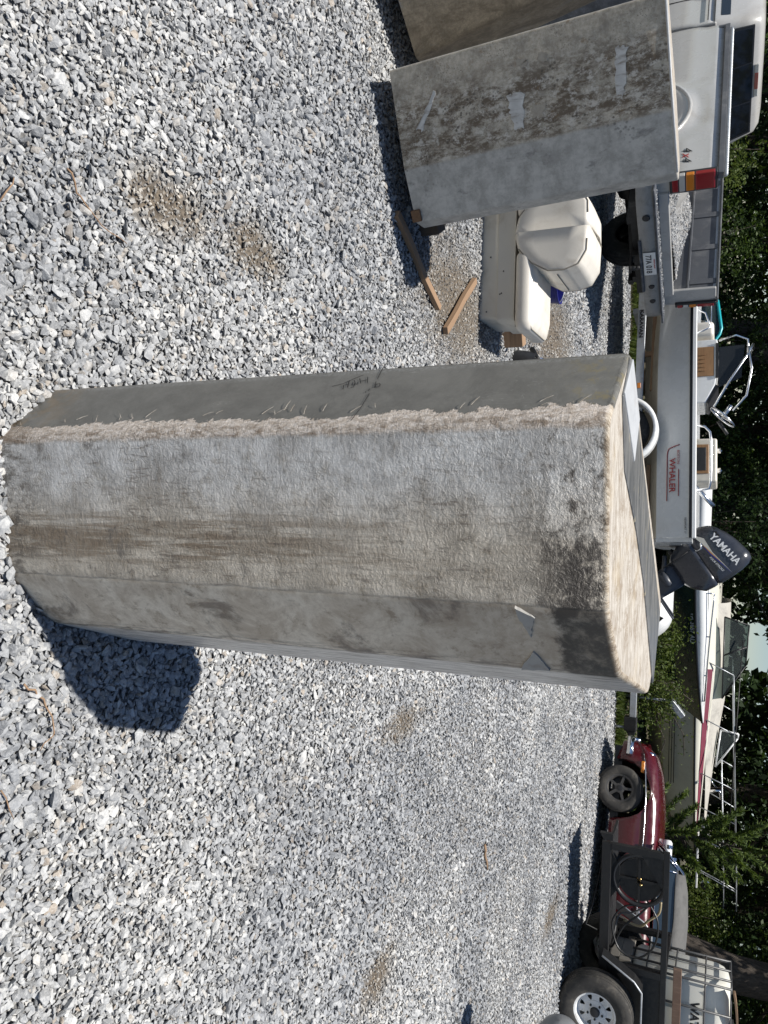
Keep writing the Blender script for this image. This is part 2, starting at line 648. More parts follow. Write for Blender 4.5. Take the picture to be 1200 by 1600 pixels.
# ------------------------------------------------------------------ weathered fibreglass tanks
def tank_material(name, kind):
    """u runs round the tank in metres from the far-left corner, v is the height"""
    g = NT(name, 0.55, spec=0.4)
    uv = g.uv()
    u, v, _ = g.sep(uv)
    wob = g.ma('MULTIPLY', g.ma('SUBTRACT', g.noise(uv, 9, 6, 0.7), 0.5), 0.05)
    uw = g.ma('ADD', u, wob)
    fine = g.noise(uv, 160, 5, 0.7)
    ridge = g.ma('ABSOLUTE', g.ma('SUBTRACT', g.noise(uv, 62, 2, 0.5, 0.9), 0.5))
    ridge2 = g.ma('ABSOLUTE', g.ma('SUBTRACT', g.noise(uv, 110, 2, 0.5, 0.6, loc=(5, 2, 0)), 0.5))
    blotch = g.noise(uv, 5, 7, 0.68, 0.5)
    streak = g.noise(uv, 1, 7, 0.65, 0.3, s=(34, 3.2, 1))
    streak2 = g.noise(uv, 1, 6, 0.65, 0.2, s=(70, 5, 1), loc=(4, 1, 0))
    if kind == 'main':
        N1 = g.noise(uv, 8, 10, 0.76, 0.3)
        N2 = g.noise(uv, 26, 9, 0.78, 0.2, loc=(3, 1, 0))
        N3 = g.noise(uv, 3.2, 7, 0.7, 0.4, loc=(6, 4, 0))
        runs = g.noise(uv, 1, 8, 0.72, 0.25, s=(46, 3.4, 1), loc=(2, 5, 0))
        runs2 = g.noise(uv, 1, 8, 0.75, 0.35, s=(90, 14, 1), loc=(8, 3, 0))
        # broad fibreglass face: bluish-grey to the left, tanner to the right, mottled at every size
        f = g.mix(g.ss(g.ma('ADD', u, g.ma('MULTIPLY', g.ma('SUBTRACT', N3, 0.5), 0.25)), 0.26, 0.44), (0.70, 0.685, 0.66), (0.66, 0.59, 0.49))
        f = g.mix(g.ss(N1, 0.36, 0.62), g.mix(1.0, f, (0.60, 0.59, 0.58), 'MULTIPLY'), f)
        f = g.mix(g.ss(N2, 0.50, 0.66), f, g.mix(1.0, f, (0.70, 0.67, 0.63), 'MULTIPLY'))
        # brown run-off down the middle, darkest low
        band = g.ma('MULTIPLY', g.ss(u, 0.325, 0.40), g.ss(u, 0.50, 0.44))
        band = g.ma('MULTIPLY', band, g.ss(v, 1.25, 0.5, 0.25, 1.0))
        f = g.mix(g.ma('MULTIPLY', g.ss(g.ma('ADD', runs, g.ma('MULTIPLY', band, 0.13)), 0.50, 0.68), g.ma('ADD', g.ma('MULTIPLY', g.ma('MULTIPLY', band, g.ss(N1, 0.38, 0.58, 0.35, 1.0)), 0.74), 0.16)), f, (0.205, 0.150, 0.098))
        f = g.mix(g.ma('MULTIPLY', g.ma('MULTIPLY', g.ss(runs2, 0.52, 0.64), g.ss(N3, 0.40, 0.60)), 0.65), f, (0.15, 0.12, 0.095))
        # dark smudges: low on the left, a row of scuffs low on the right
        sm = g.ma('MULTIPLY', g.ss(g.noise(uv, 13, 9, 0.75, 0.3, loc=(9, 9, 0)), 0.55, 0.66), g.ss(v, 0.95, 0.25, 0.15, 1.0))
        f = g.mix(g.ma('MULTIPLY', sm, 0.75), f, (0.13, 0.115, 0.10))
        foot = g.ma('MULTIPLY', g.ss(v, 0.20, 0.0), g.ss(g.noise(uv, 1, 8, 0.7, 0.2, s=(55, 18, 1), loc=(4, 4, 0)), 0.46, 0.60))
        f = g.mix(g.ma('MULTIPLY', foot, 0.8), f, (0.10, 0.085, 0.07))
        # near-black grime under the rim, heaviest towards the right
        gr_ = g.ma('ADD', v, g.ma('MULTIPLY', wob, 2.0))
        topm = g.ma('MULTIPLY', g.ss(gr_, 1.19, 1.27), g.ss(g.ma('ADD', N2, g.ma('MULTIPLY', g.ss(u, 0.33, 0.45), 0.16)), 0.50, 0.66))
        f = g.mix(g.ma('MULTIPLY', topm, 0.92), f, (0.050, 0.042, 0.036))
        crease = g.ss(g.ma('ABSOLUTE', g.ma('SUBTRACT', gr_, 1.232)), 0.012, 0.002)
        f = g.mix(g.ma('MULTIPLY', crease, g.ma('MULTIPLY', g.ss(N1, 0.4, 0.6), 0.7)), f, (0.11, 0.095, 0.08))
        # smoother, browner face on the right
        r = g.mix(g.ss(g.noise(uv, 9, 10, 0.78, 0.4, loc=(1, 3, 0)), 0.36, 0.62), (0.78, 0.69, 0.56), (0.49, 0.40, 0.30))
        r = g.mix(g.ss(N2, 0.52, 0.66), r, g.mix(1.0, r, (0.62, 0.58, 0.54), 'MULTIPLY'))
        r = g.mix(g.ma('MULTIPLY', g.ss(g.noise(uv, 6, 8, 0.72, 0.5, loc=(3, 9, 0)), 0.54, 0.66), 0.8), r, (0.15, 0.115, 0.088))
        r = g.mix(g.ma('MULTIPLY', g.ss(v, 0.75, 1.15), 0.35), r, (0.15, 0.125, 0.105))
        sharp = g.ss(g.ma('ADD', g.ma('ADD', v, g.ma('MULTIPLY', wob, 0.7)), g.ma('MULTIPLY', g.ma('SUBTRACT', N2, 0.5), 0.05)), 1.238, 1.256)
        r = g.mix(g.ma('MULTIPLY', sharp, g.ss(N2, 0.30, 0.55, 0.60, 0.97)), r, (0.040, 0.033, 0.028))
        lowedge = g.ma('MULTIPLY', g.ss(u, 0.65, 0.69), g.ss(runs2, 0.44, 0.58))
        r = g.mix(g.ma('MULTIPLY', lowedge, 0.8), r, (0.06, 0.048, 0.04))
        isr = g.ss(g.ma('ADD', u, g.ma('MULTIPLY', wob, 0.30)), 0.505, 0.511)
        # pale far-right sliver with dark runs
        e = g.mix(g.ss(g.noise(uv, 1, 8, 0.75, 0.2, s=(80, 8, 1), loc=(5, 5, 0)), 0.46, 0.60), (0.74, 0.69, 0.62), (0.30, 0.255, 0.21))
        ise = g.ss(u, 0.694, 0.700)
        # dark moulded left strip: nearly plain, scratched, soiled at foot and head
        s_ = g.mix(g.ss(N1, 0.36, 0.64), (0.125, 0.121, 0.109), (0.18, 0.174, 0.157))
        s_ = g.mix(g.ss(N2, 0.54, 0.68), s_, (0.19, 0.183, 0.165))
        scr = g.ss(g.ma('ABSOLUTE', g.ma('SUBTRACT', g.noise(g.mp(uv, (60, 14, 1), rot=(0, 0, 0.6)), 1, 2, 0.5), 0.5)), 0.010, 0.002)
        s_ = g.mix(g.ma('MULTIPLY', scr, g.ma('MULTIPLY', g.ss(blotch, 0.5, 0.65), 0.55)), s_, (0.40, 0.39, 0.36))
        edge = g.ma('MULTIPLY', g.ss(u, 0.010, 0.016), g.ss(u, 0.030, 0.018))
        s_ = g.mix(g.ma('MULTIPLY', edge, g.ma('MULTIPLY', g.ss(fine, 0.42, 0.62), 0.5)), s_, (0.34, 0.34, 0.33))
        ol = g.ma('MULTIPLY', g.ss(v, 1.20, 1.33), g.ss(g.noise(uv, 30, 7, 0.75, loc=(8, 1, 0)), 0.50, 0.60))
        s_ = g.mix(g.ma('MULTIPLY', ol, 0.7), s_, (0.20, 0.165, 0.085))
        bot = g.ma('MULTIPLY', g.ss(v, 0.20, 0.0), g.ss(g.noise(uv, 22, 8, 0.75, 0.3, loc=(2, 6, 0)), 0.42, 0.58))
        s_ = g.mix(g.ma('MULTIPLY', bot, 0.7), s_, (0.20, 0.145, 0.085))
        rag = g.ma('MULTIPLY', g.ma('SUBTRACT', g.noise(g.mp(uv, (34, 70, 1), rot=(0, 0, 0.5)), 1, 7, 0.75), 0.5), 0.034)
        iss = g.ss(g.ma('ADD', g.ma('ADD', u, g.ma('MULTIPLY', wob, 1.9)), rag), 0.166, 0.164)
        # raw laminate between them: cream strands soaked with brown
        strand = g.noise(g.mp(uv, (150, 60, 1), rot=(0, 0, 0.7)), 1, 8, 0.75)
        raw = g.mix(g.ss(strand, 0.36, 0.62), (0.78, 0.71, 0.645), (0.50, 0.42, 0.345))
        rst = g.ma('MULTIPLY', g.ss(u, 0.165, 0.205, 0.25, 1.0), g.ss(g.noise(uv, 1, 8, 0.78, 0.3, s=(60, 24, 1)), 0.46, 0.60))
        raw = g.mix(g.ma('MULTIPLY', rst, 0.72), raw, (0.19, 0.135, 0.09))
        raw = g.mix(g.ma('MULTIPLY', g.ss(v, 0.16, 0.0), 0.6), raw, (0.16, 0.115, 0.075))
        edge_r = g.ma('ADD', g.ma('ADD', u, g.ma('MULTIPLY', wob, 0.45)), g.ma('MULTIPLY', rag, 0.5))
        israw = g.ma('MULTIPLY', g.ss(edge_r, 0.219, 0.209), g.ma('SUBTRACT', 1.0, iss))
        rimv = g.ma('ADD', g.ma('ADD', v, g.ma('MULTIPLY', wob, 0.22)), g.ma('MULTIPLY', g.ma('SUBTRACT', N2, 0.5), 0.018))
        israwt = g.ss(rimv, 1.327, 1.336)
        rimc = g.mix(g.ss(strand, 0.36, 0.64), (0.60, 0.535, 0.44), (0.34, 0.27, 0.19))
        rimc = g.mix(g.ma('MULTIPLY', g.ss(N2, 0.47, 0.58), 0.85), rimc, (0.15, 0.11, 0.075))
        c = g.mix(isr, f, r)
        c = g.mix(ise, c, e)
        c = g.mix(israw, c, raw)
        c = g.mix(iss, c, s_)
        c = g.mix(g.ma('MULTIPLY', israwt, g.ma('SUBTRACT', 1.0, iss)), c, rimc)
        back = g.ss(u, 0.99, 1.0)
        c = g.mix(back, c, (0.24, 0.235, 0.225))
        fib = g.ma('MULTIPLY', g.ma('SUBTRACT', 1.0, isr), g.ma('SUBTRACT', 1.0, iss))
        rsel = g.ss(N3, 0.35, 0.6, 0.25, 1.2)
        h = g.ma('ADD', g.ma('MULTIPLY', g.ma('MINIMUM', ridge, 0.13), -1.3), g.ma('MULTIPLY', g.ma('MINIMUM', ridge2, 0.11), -1.0))
        h = g.ma('MULTIPLY', g.ma('MULTIPLY', h, rsel), fib)
        h = g.ma('ADD', h, g.ma('MULTIPLY', g.ma('MULTIPLY', g.noise(uv, 1, 6, 0.7, 0.6, s=(38, 90, 1)), 0.8), fib))
        h = g.ma('ADD', h, g.ma('MULTIPLY', N2, g.ma('ADD', g.ma('MULTIPLY', fib, 0.5), 0.16)))
        h = g.ma('ADD', h, g.ma('MULTIPLY', g.ma('MULTIPLY', g.ma('MAXIMUM', israw, israwt), strand), 0.75))
        h = g.ma('ADD', h, g.ma('MULTIPLY', iss, -0.25))
        g.set('Normal', g.bump(h, 1.0, 0.0052))
        g.set('Roughness', g.ma('ADD', g.ma('MULTIPLY', g.ma('MAXIMUM', israw, israwt), 0.4), g.ss(N2, 0.35, 0.65, 0.29, 0.46)))
    else:
        b = {'spotted': (0.58, 0.52, 0.425), 'brown': (0.36, 0.31, 0.235), 'slate': (0.24, 0.25, 0.265)}[kind]
        c = g.mix(g.ss(g.noise(uv, 11, 9, 0.78, 0.3, loc=(2, 2, 0)), 0.34, 0.66), sc3(b, 0.62), sc3(b, 1.15))
        c = g.mix(g.ss(g.noise(uv, 70, 5, 0.75), 0.4, 0.65), g.mix(1.0, c, (0.80, 0.78, 0.75), 'MULTIPLY'), c)
        if kind == 'spotted':
            dirt = g.ma('MULTIPLY', g.ss(uw, 0.06, 0.2), g.ss(uw, 0.47, 0.40))
            d = g.ma('MULTIPLY', g.ss(g.noise(uv, 1, 9, 0.8, 0.15, s=(16, 7, 1)), 0.43, 0.57), g.ma('ADD', 0.16, g.ma('MULTIPLY', dirt, 0.80)))
            c = g.mix(d, c, (0.135, 0.098, 0.064))
            c = g.mix(g.ma('MULTIPLY', g.ss(g.noise(uv, 14, 9, 0.78, 0.2, loc=(12, 5, 0)), 0.56, 0.66), 0.6), c, (0.24, 0.15, 0.075))
            pale = g.ma('MULTIPLY', g.ss(g.noise(uv, 1, 8, 0.8, 0.1, s=(22, 15, 1), loc=(7, 3, 0)), 0.51, 0.61), dirt)
            c = g.mix(g.ma('MULTIPLY', pale, 0.8), c, (0.66, 0.61, 0.53))
            sp = g.ma('MULTIPLY', g.ss(g.voro(uv, 52), 0.38, 0.2), g.ss(g.noise(uv, 6, 4, 0.6, loc=(1, 9, 0)), 0.50, 0.60))
            sp2 = g.ma('MULTIPLY', g.ss(g.voro(uv, 95), 0.30, 0.18), g.ss(g.noise(uv, 7, 4, 0.6, loc=(5, 2, 0)), 0.50, 0.60))
            c = g.mix(g.ma('MULTIPLY', g.ma('MULTIPLY', sp, 0.75), g.ss(uw, 0.02, 0.2)), c, (0.08, 0.065, 0.05))
            c = g.mix(g.ma('MULTIPLY', sp2, 0.6), c, (0.13, 0.11, 0.09))
            gr = g.ss(g.ma('ADD', u, g.ma('MULTIPLY', wob, 0.4)), 0.425, 0.445)
            gg = g.mix(g.ss(g.noise(uv, 9, 10, 0.78, loc=(4, 4, 0)), 0.38, 0.62), (0.35, 0.33, 0.295), (0.54, 0.515, 0.465))
            gg = g.mix(g.ma('MULTIPLY', g.ma('MULTIPLY', sp, 0.55), g.ss(u, 0.62, 0.46)), gg, (0.11, 0.10, 0.09))
            gg = g.mix(g.ma('MULTIPLY', g.ss(g.noise(uv, 1, 5, 0.7, 0.3, s=(11, 7, 1), loc=(9, 9, 0)), 0.56, 0.7), 0.7), gg, (0.19, 0.18, 0.165))
            c = g.mix(gr, c, gg)
        else:
            d = g.ss(g.noise(uv, 1, 7, 0.7, 0.7, s=(7, 3, 1)), 0.44, 0.66)
            c = g.mix(g.ma('MULTIPLY', d, 0.7), c, (0.105, 0.08, 0.055) if kind == 'brown' else (0.09, 0.095, 0.1))
            c = g.mix(g.ma('MULTIPLY', g.ss(g.noise(uv, 1, 6, 0.7, 0.4, s=(5, 3, 1), loc=(3, 3, 0)), 0.55, 0.7), 0.6), c, (0.30, 0.31, 0.32))
        h = g.ma('ADD', g.ma('MULTIPLY', fine, 0.5), g.ma('MULTIPLY', g.ma('MINIMUM', ridge, 0.14), -0.6))
        g.set('Normal', g.bump(h, 0.5, 0.003))
    g.set('Base Color', c)
    return g.m


g = NT('raw_laminate', 0.85)
o = g.obj()
fi = g.noise(g.mp(o, (0.22, 1.5, 1), rot=(0, 0, -0.75)), 90, 8, 0.75)
c = g.mix(g.ss(fi, 0.34, 0.64), (0.52, 0.485, 0.43), (0.29, 0.25, 0.205))
c = g.mix(g.ma('MULTIPLY', g.ss(g.noise(o, 18, 9, 0.78, 0.3), 0.48, 0.62), 0.7), c, (0.22, 0.17, 0.12))
c = g.mix(g.ma('MULTIPLY', g.ss(g.noise(o, 9, 4, 0.6, loc=(4, 0, 0)), 0.52, 0.7), 0.35), c, (0.42, 0.33, 0.20))
g.set('Base Color', c).set('Normal', g.bump(fi, 0.6, 0.0025))
M_RAW = g.m
g = NT('scuffed_gelcoat', 0.3, spec=0.6)
o = g.obj()
s1 = g.noise(g.mp(o, (8, 60, 8), rot=(0, 0, 0.5)), 1, 5, 0.7)
c = g.mix(g.ss(s1, 0.3, 0.7), (0.085, 0.088, 0.09), (0.21, 0.205, 0.195))
c = g.mix(g.ss(g.noise(g.mp(o, (14, 90, 8), rot=(0, 0, 0.45)), 1, 4, 0.7, loc=(3, 3, 0)), 0.60, 0.68), c, (0.36, 0.32, 0.23))
g.set('Base Color', c).set('Normal', g.bump(s1, 0.25, 0.002))
M_GEL = g.m
M_TOP_WHITE = grime('top_white', (0.42, 0.43, 0.44), 0.55, var=0.12, scale=14, dirt=(0.35, 0.33, 0.30), dirt_amt=0.5, bump=0.2)  # pale white shared by the top triangle and the painted sunlit rim
M_PATCH = grime('grey_patch', (0.33, 0.32, 0.30), 0.6, var=0.15, scale=25, dirt=(0.22, 0.19, 0.16), dirt_amt=0.6)
M_INK = plain('black_marker', (0.012, 0.012, 0.013), 0.5)
M_GLUE = grime('olive_resin', (0.20, 0.17, 0.085), 0.5, var=0.4, scale=40)


def round_poly(poly, r, n=4):
    out = []
    k = len(poly)
    for i in range(k):
        p0, p, p1 = Vector(poly[i - 1]), Vector(poly[i]), Vector(poly[(i + 1) % k])
        a, b = (p0 - p).normalized(), (p1 - p).normalized()
        rr = min(r, (p0 - p).length * 0.4, (p1 - p).length * 0.4)
        s, e = p + a * rr, p + b * rr
        for j in range(n + 1):
            t = j / n
            out.append(((1 - t) ** 2 * s + 2 * t * (1 - t) * p + t * t * e).to_tuple())
    return out


def tank_body(name, poly, ht, r, mats, parent, top=lambda x, y: 0.0, shear=(0, 0), rim=0.02):
    """hollow-looking closed tank: rounded prism with UV in metres; top slopes by top(x, y)"""
    rp = round_poly(poly, r)
    # insert extra points so the UV stays metric
    cum = [0.0]
    start = min(range(len(rp)), key=lambda i: (Vector(rp[i]) - Vector(poly[0])).length)
    rp = rp[start:] + rp[:start]
    for i in range(1, len(rp) + 1):
        cum.append(cum[-1] + (Vector(rp[i % len(rp)]) - Vector(rp[i - 1])).length)
    k = len(rp)
    cen = Vector((sum(p[0] for p in rp) / k, sum(p[1] for p in rp) / k))
    lv = list(np.linspace(0, ht - rim, 12))
    rings = [(z, 0.0) for z in lv] + [(ht - rim + rim * math.sin(a), rim * (1 - math.cos(a))) for a in (PI / 6, PI / 3, PI / 2)]
    bm = bmesh.new()
    uvl = bm.loops.layers.uv.new('UVMap')
    vv = []
    for z, ins in rings:
        row = []
        for p in rp:
            d = (Vector(p) - cen)
            q = cen + d * (1 - ins / d.length)
            tz = z + top(q.x, q.y) * (z / ht) ** 3
            row.append(bm.verts.new((q.x + shear[0] * tz, q.y + shear[1] * tz, tz)))
        vv.append(row)
    for i in range(len(rings) - 1):
        for j in range(k):
            j2 = (j + 1) % k
            f = bm.faces.new((vv[i][j], vv[i][j2], vv[i + 1][j2], vv[i + 1][j]))
            f.smooth = True
            us = (cum[j], cum[j + 1], cum[j + 1], cum[j])
            zs = (rings[i][0], rings[i][0], rings[i + 1][0], rings[i + 1][0])
            for l, a, b in zip(f.loops, us, zs): l[uvl].uv = (a, b)
    f = bm.faces.new(vv[-1]); f.material_index = 1
    f = bm.faces.new([bm.verts.new(q_.co) for q_ in vv[0][::-1]])
    bmesh.ops.recalc_face_normals(bm, faces=bm.faces)
    me = bpy.data.meshes.new(name)
    bm.to_mesh(me)
    bm.free()
    for mt in mats: me.materials.append(mt)
    return link(name, me, parent)


T0 = (0.05, 1.54)
TP = [(x - T0[0], y - T0[1]) for x, y in TANK_POLY]
tk = thing('fibreglass_tank', 'tall grey fibreglass tank on end, dark left strip marked 9" High', 'tank', (T0[0], T0[1], 0))
LEAN = (-0.0165, 0.003)
topz = lambda x, y: 0.085 * (y + 0.16) + 0.007
M_MAIN = tank_material('stained_fibreglass', 'main')
tank_body('shell', TP, 1.338, 0.022, [M_MAIN, M_RAW], tk, topz, LEAN, rim=0.011)


def top_pt(x, y, dz=0.0):
    z = 1.338 + topz(x, y) + dz
    return (x + LEAN[0] * z, y + LEAN[1] * z, z)


def top_sheet(name, poly, mat, h):
    m = MB()
    k = len(poly)
    m.add([top_pt(x, y, -0.006) for x, y in poly] + [top_pt(x, y, h) for x, y in poly], [list(range(k, 2 * k))] + [(i, (i + 1) % k, k + (i + 1) % k, k + i) for i in range(k)])
    return m.build(name, mat, tk, bevel=0.002)


top_sheet('top_panel', [(-0.310, -0.168), (-0.235, -0.222), (-0.111, -0.184), (-0.009, -0.063), (0.096, 0.033), (0.219, 0.113), (0.315, 0.176), (0.172, 0.236)], M_GEL, 0.003)
top_sheet('top_patch', [(-0.308, -0.158), (-0.24, -0.218), (-0.132, -0.115), (-0.213, -0.082)], M_TOP_WHITE, 0.005)  # thin pale sheet laid over one corner of the top panel

# hand lettering on the dark strip, as strokes of marker ink
E1v = Vector((-.276 - T0[0], 1.384 - T0[1], 0))
e_ = Vector((.138, -.154, 0)).normalized()
up_ = Vector((LEAN[0], LEAN[1], 1)).normalized()
nn_ = e_.cross(up_).normalized()
STROKES = [[(-0.004, 0.8822), (0.0028, 0.8806), (0.0257, 0.8796), (0.0534, 0.8821)], [(-0.002, 0.8767), (-0.004, 0.8824), (0.004, 0.8872)],
           [(0.1039, 0.8838), (0.152, 0.8838), (0.193, 0.8798)],
           [(0.0618, 0.8827), (0.073, 0.8839), (0.0816, 0.8887), (0.0821, 0.8952), (0.074, 0.8958), (0.0688, 0.8911), (0.0709, 0.8878), (0.0766, 0.8863), (0.0843, 0.8868)],
           [(0.0869, 0.8782), (0.0941, 0.8779)], [(0.0959, 0.8735), (0.1005, 0.8745)],
           [(0.0427, 0.8575), (0.0651, 0.8652)], [(0.0576, 0.8466), (0.0538, 0.8601)], [(0.0472, 0.8421), (0.0654, 0.8511)], [(0.0612, 0.8429), (0.0697, 0.8444)], [(0.0555, 0.8415), (0.0565, 0.8418)],
           [(0.0523, 0.832), (0.0617, 0.8378), (0.0693, 0.8385), (0.0700, 0.8335), (0.0613, 0.8322), (0.0596, 0.8364), (0.0643, 0.8387), (0.0776, 0.8397), (0.080, 0.835)],
           [(0.052, 0.8215), (0.0781, 0.8276)], [(0.0682, 0.8255), (0.0664, 0.8205), (0.0687, 0.8158), (0.0828, 0.8196)],
           [(0.0707, 0.7913), (0.0622, 0.8138), (0.0453, 0.8314), (0.0345, 0.8455)]]


def ink(strokes, O, X, Y, N, wid, name, parent, mat=None, lift=0.0012):
    m = MB()
    for st in strokes:
        P_ = [O + X * a + Y * b + N * lift for a, b in st]
        L_, R_ = [], []
        for i, p in enumerate(P_):
            d = (P_[min(i + 1, len(P_) - 1)] - P_[max(i - 1, 0)]).normalized()
            s = d.cross(N) * wid * random.uniform(0.42, 0.58)
            L_.append(p + s); R_.append(p - s)
        m.grid([L_, R_])
    return m.build(name, mat or M_INK, parent)


ink(STROKES, E1v, e_, up_, nn_, 0.0018, 'marker_writing', tk)
# ink scribble on the laminate rim
ink([[(0.22, -0.20), (0.235, -0.195), (0.245, -0.185)], [(0.222, -0.185), (0.23, -0.175), (0.238, -0.182)]], Vector(top_pt(0, 0, 0.001)) , Vector((1, 0, 0)), Vector((0, 1, 0.05)).normalized(), Vector((0, 0, 1)), 0.002, 'marker_scribble', tk)

def ragged(poly, amp, n=6):
    out = []
    k = len(poly)
    for i in range(k):
        a, b = Vector(poly[i]), Vector(poly[(i + 1) % k])
        for j in range(n):
            p = a.lerp(b, j / n)
            out.append((p.x + random.uniform(-amp, amp), p.y + random.uniform(-amp, amp)))
    return out


# pale torn tape patches on the right-hand face
E3v = Vector((.173 - T0[0], 1.27 - T0[1], 0)); E4v = Vector((.296 - T0[0], 1.389 - T0[1], 0))
xr = (E4v - E3v).normalized(); nr = xr.cross(up_).normalized()
for poly in ([(-0.004, 1.185), (0.02, 1.215), (0.075, 1.202), (0.02, 1.188)], [(0.115, 1.202), (0.168, 1.226), (0.172, 1.170)]):
    m = MB()
    poly = ragged(poly, 0.0016, 7)
    k = len(poly)
    m.add([E3v + xr * a + up_ * b + nr * 0.0035 for a, b in poly] + [E3v + xr * a + up_ * b - nr * 0.003 for a, b in poly], [list(range(k))] + [(i, (i + 1) % k, k + (i + 1) % k, k + i) for i in range(k)])
    m.build('tape_patch', M_PATCH, tk)

# frayed glass strands at the ragged seam
m = MB()
for i in range(26):
    v0 = random.uniform(0.03, 1.3)
    u0 = 0.160 + random.uniform(-0.012, 0.008)
    a = random.uniform(-1.2, 1.2)
    L = random.uniform(0.008, 0.03)
    p = E1v + e_ * u0 + up_ * v0 + nn_ * 0.0015
    q = p - e_ * L * math.cos(a) + up_ * L * math.sin(a) + nn_ * random.uniform(0.0, 0.003)
    m.tube([p, (p + q) / 2 + nn_ * 0.001, q], [0.00055, 0.0004, 0.0002], 4)
m.build('frayed_strands', M_RAW, tk, kind='stuff')

# the second tank, further back on the left, spotted with mildew
L0 = (-1.79, 3.75)
LP = [(-2.073 - L0[0], 3.279 - L0[1]), (-1.70 - L0[0], 3.50 - L0[1]), (-1.501 - L0[0], 3.679 - L0[1]), (-1.515 - L0[0], 3.80 - L0[1]), (-1.70 - L0[0], 4.05 - L0[1]), (-2.0 - L0[0], 4.02 - L0[1]), (-2.22 - L0[0], 3.55 - L0[1])]
t2 = thing('fibreglass_tank', 'mildew-spotted fibreglass tank standing beside the cream boat seat', 'tank', (L0[0] * 0.927, L0[1] * 0.927, 0.11), scale=0.927)
M_SPOT = tank_material('spotted_fibreglass', 'spotted')
tank_body('shell', LP, 1.222, 0.012, [M_SPOT, M_RAW], t2, lambda x, y: 0.075 * (x + 0.283) , (-0.05, -0.022), rim=0.008)
# pale smears and a rust tab on its face
F1 = Vector((LP[0][0], LP[0][1], 0)); F2 = Vector((LP[1][0], LP[1][1], 0)); F3 = Vector((LP[2][0], LP[2][1], 0))
fx = (F2 - F1).normalized(); fu = Vector((-0.05, -0.022, 1)).normalized(); fn = fx.cross(fu).normalized()
M_SMEAR = grime('pale_filler', (0.60, 0.58, 0.54), 0.7, var=0.4, scale=24, dirt=(0.22, 0.175, 0.13), dirt_amt=0.9, streak=(2, 2, 0.4))
M_RUST = grime('rust', (0.17, 0.095, 0.05), 0.9, var=0.4, scale=60)
M_CAULK = grime('tan_filler', (0.40, 0.35, 0.28), 0.8, var=0.3, scale=60, dirt=(0.2, 0.15, 0.1))
for nm, mt, poly in (('filler_smear', M_SMEAR, [(0.22, 0.545), (0.235, 0.62), (0.37, 0.605), (0.375, 0.565), (0.30, 0.55)]),
                     ('filler_smear', M_SMEAR, [(0.15, 1.02), (0.16, 1.07), (0.29, 1.065), (0.335, 1.05), (0.33, 1.02)]),
                     ('filler_smear', M_SMEAR, [(0.27, 0.09), (0.285, 0.12), (0.15, 0.215), (0.13, 0.205)]),
                     ('filler_patch', M_CAULK, [(0.29, 0.655), (0.295, 0.715), (0.345, 0.70), (0.34, 0.65)]),
                     ('filler_patch', M_CAULK, [(0.09, 0.60), (0.10, 0.645), (0.135, 0.64), (0.125, 0.60)]),
                     ('filler_patch', M_CAULK, [(0.085, 0.70), (0.10, 0.735), (0.13, 0.73), (0.12, 0.695)])):
    m = MB()
    poly = ragged(poly, 0.007, 6)
    k = len(poly)
    m.add([F1 + fx * a + fu * b + fn * 0.0025 for a, b in poly] + [F1 + fx * a + fu * b - fn * 0.003 for a, b in poly], [list(range(k))] + [(i, (i + 1) % k, k + (i + 1) % k, k + i) for i in range(k)])
    m.build(nm, mt, t2)
m = MB()
gx = (F3 - F2).normalized()
gn_ = gx.cross(fu).normalized()
m.obox(F3 - gx * 0.035 + fu * 0.012 + gn_ * 0.004, (0.06, 0.02, 0.05), Matrix((gx, gn_, fu)).transposed())
m.build('rust_tab', M_RUST, t2, bevel=0.004)
# top edge catching the sun, its brightness painted as a pale tube
m = MB()
zt = lambda p: 1.222 + 0.075 * (p[0] + 0.283)
rimp = []
for p in LP[:3]:
    z = zt(p)
    rimp.append((p[0] - 0.05 * z, p[1] - 0.022 * z - 0.002, z - 0.002))
m.tube(rimp, 0.006, 6)
m.build('sunlit_rim', M_TOP_WHITE, t2, smooth=True)

# a third, browner one leaning behind it at the picture's edge, and a fourth in its shade
B0 = (-2.62, 3.75)
BP = [(-2.60 - B0[0], 3.10 - B0[1]), (-2.306 - B0[0], 3.602 - B0[1]), (-2.40 - B0[0], 3.93 - B0[1]), (-2.75 - B0[0], 4.10 - B0[1]), (-3.05 - B0[0], 3.75 - B0[1]), (-2.95 - B0[0], 3.25 - B0[1])]
t3 = thing('fibreglass_tank', 'brown-stained fibreglass tank leaning behind the mildew-spotted one', 'tank', (B0[0] * 0.927, B0[1] * 0.927, 0.11), scale=0.927)
tank_body('shell', BP, 1.28, 0.03, [tank_material('brown_fibreglass', 'brown'), M_RAW], t3, lambda x, y: 0.0, (-0.23, -0.02))
D0 = (-2.98, 4.55)
DP = [(-0.36, -0.28), (0.1, -0.42), (0.40, -0.20), (0.42, 0.1), (0.2, 0.3), (-0.3, 0.25)]
t4 = thing('fibreglass_tank', 'slate grey fibreglass tank in shade, rearmost of the four', 'tank', (D0[0], D0[1], 0))
tank_body('shell', DP, 1.10, 0.02, [tank_material('slate_fibreglass', 'slate'), M_RAW], t4, lambda x, y: 0.0, (-0.04, 0.0))
m = MB()
m.box((0.0, -0.44, 0.3), (0.05, -0.38, 1.2))
m.build('stiffening_rib', M_PATCH, t4, bevel=0.01)

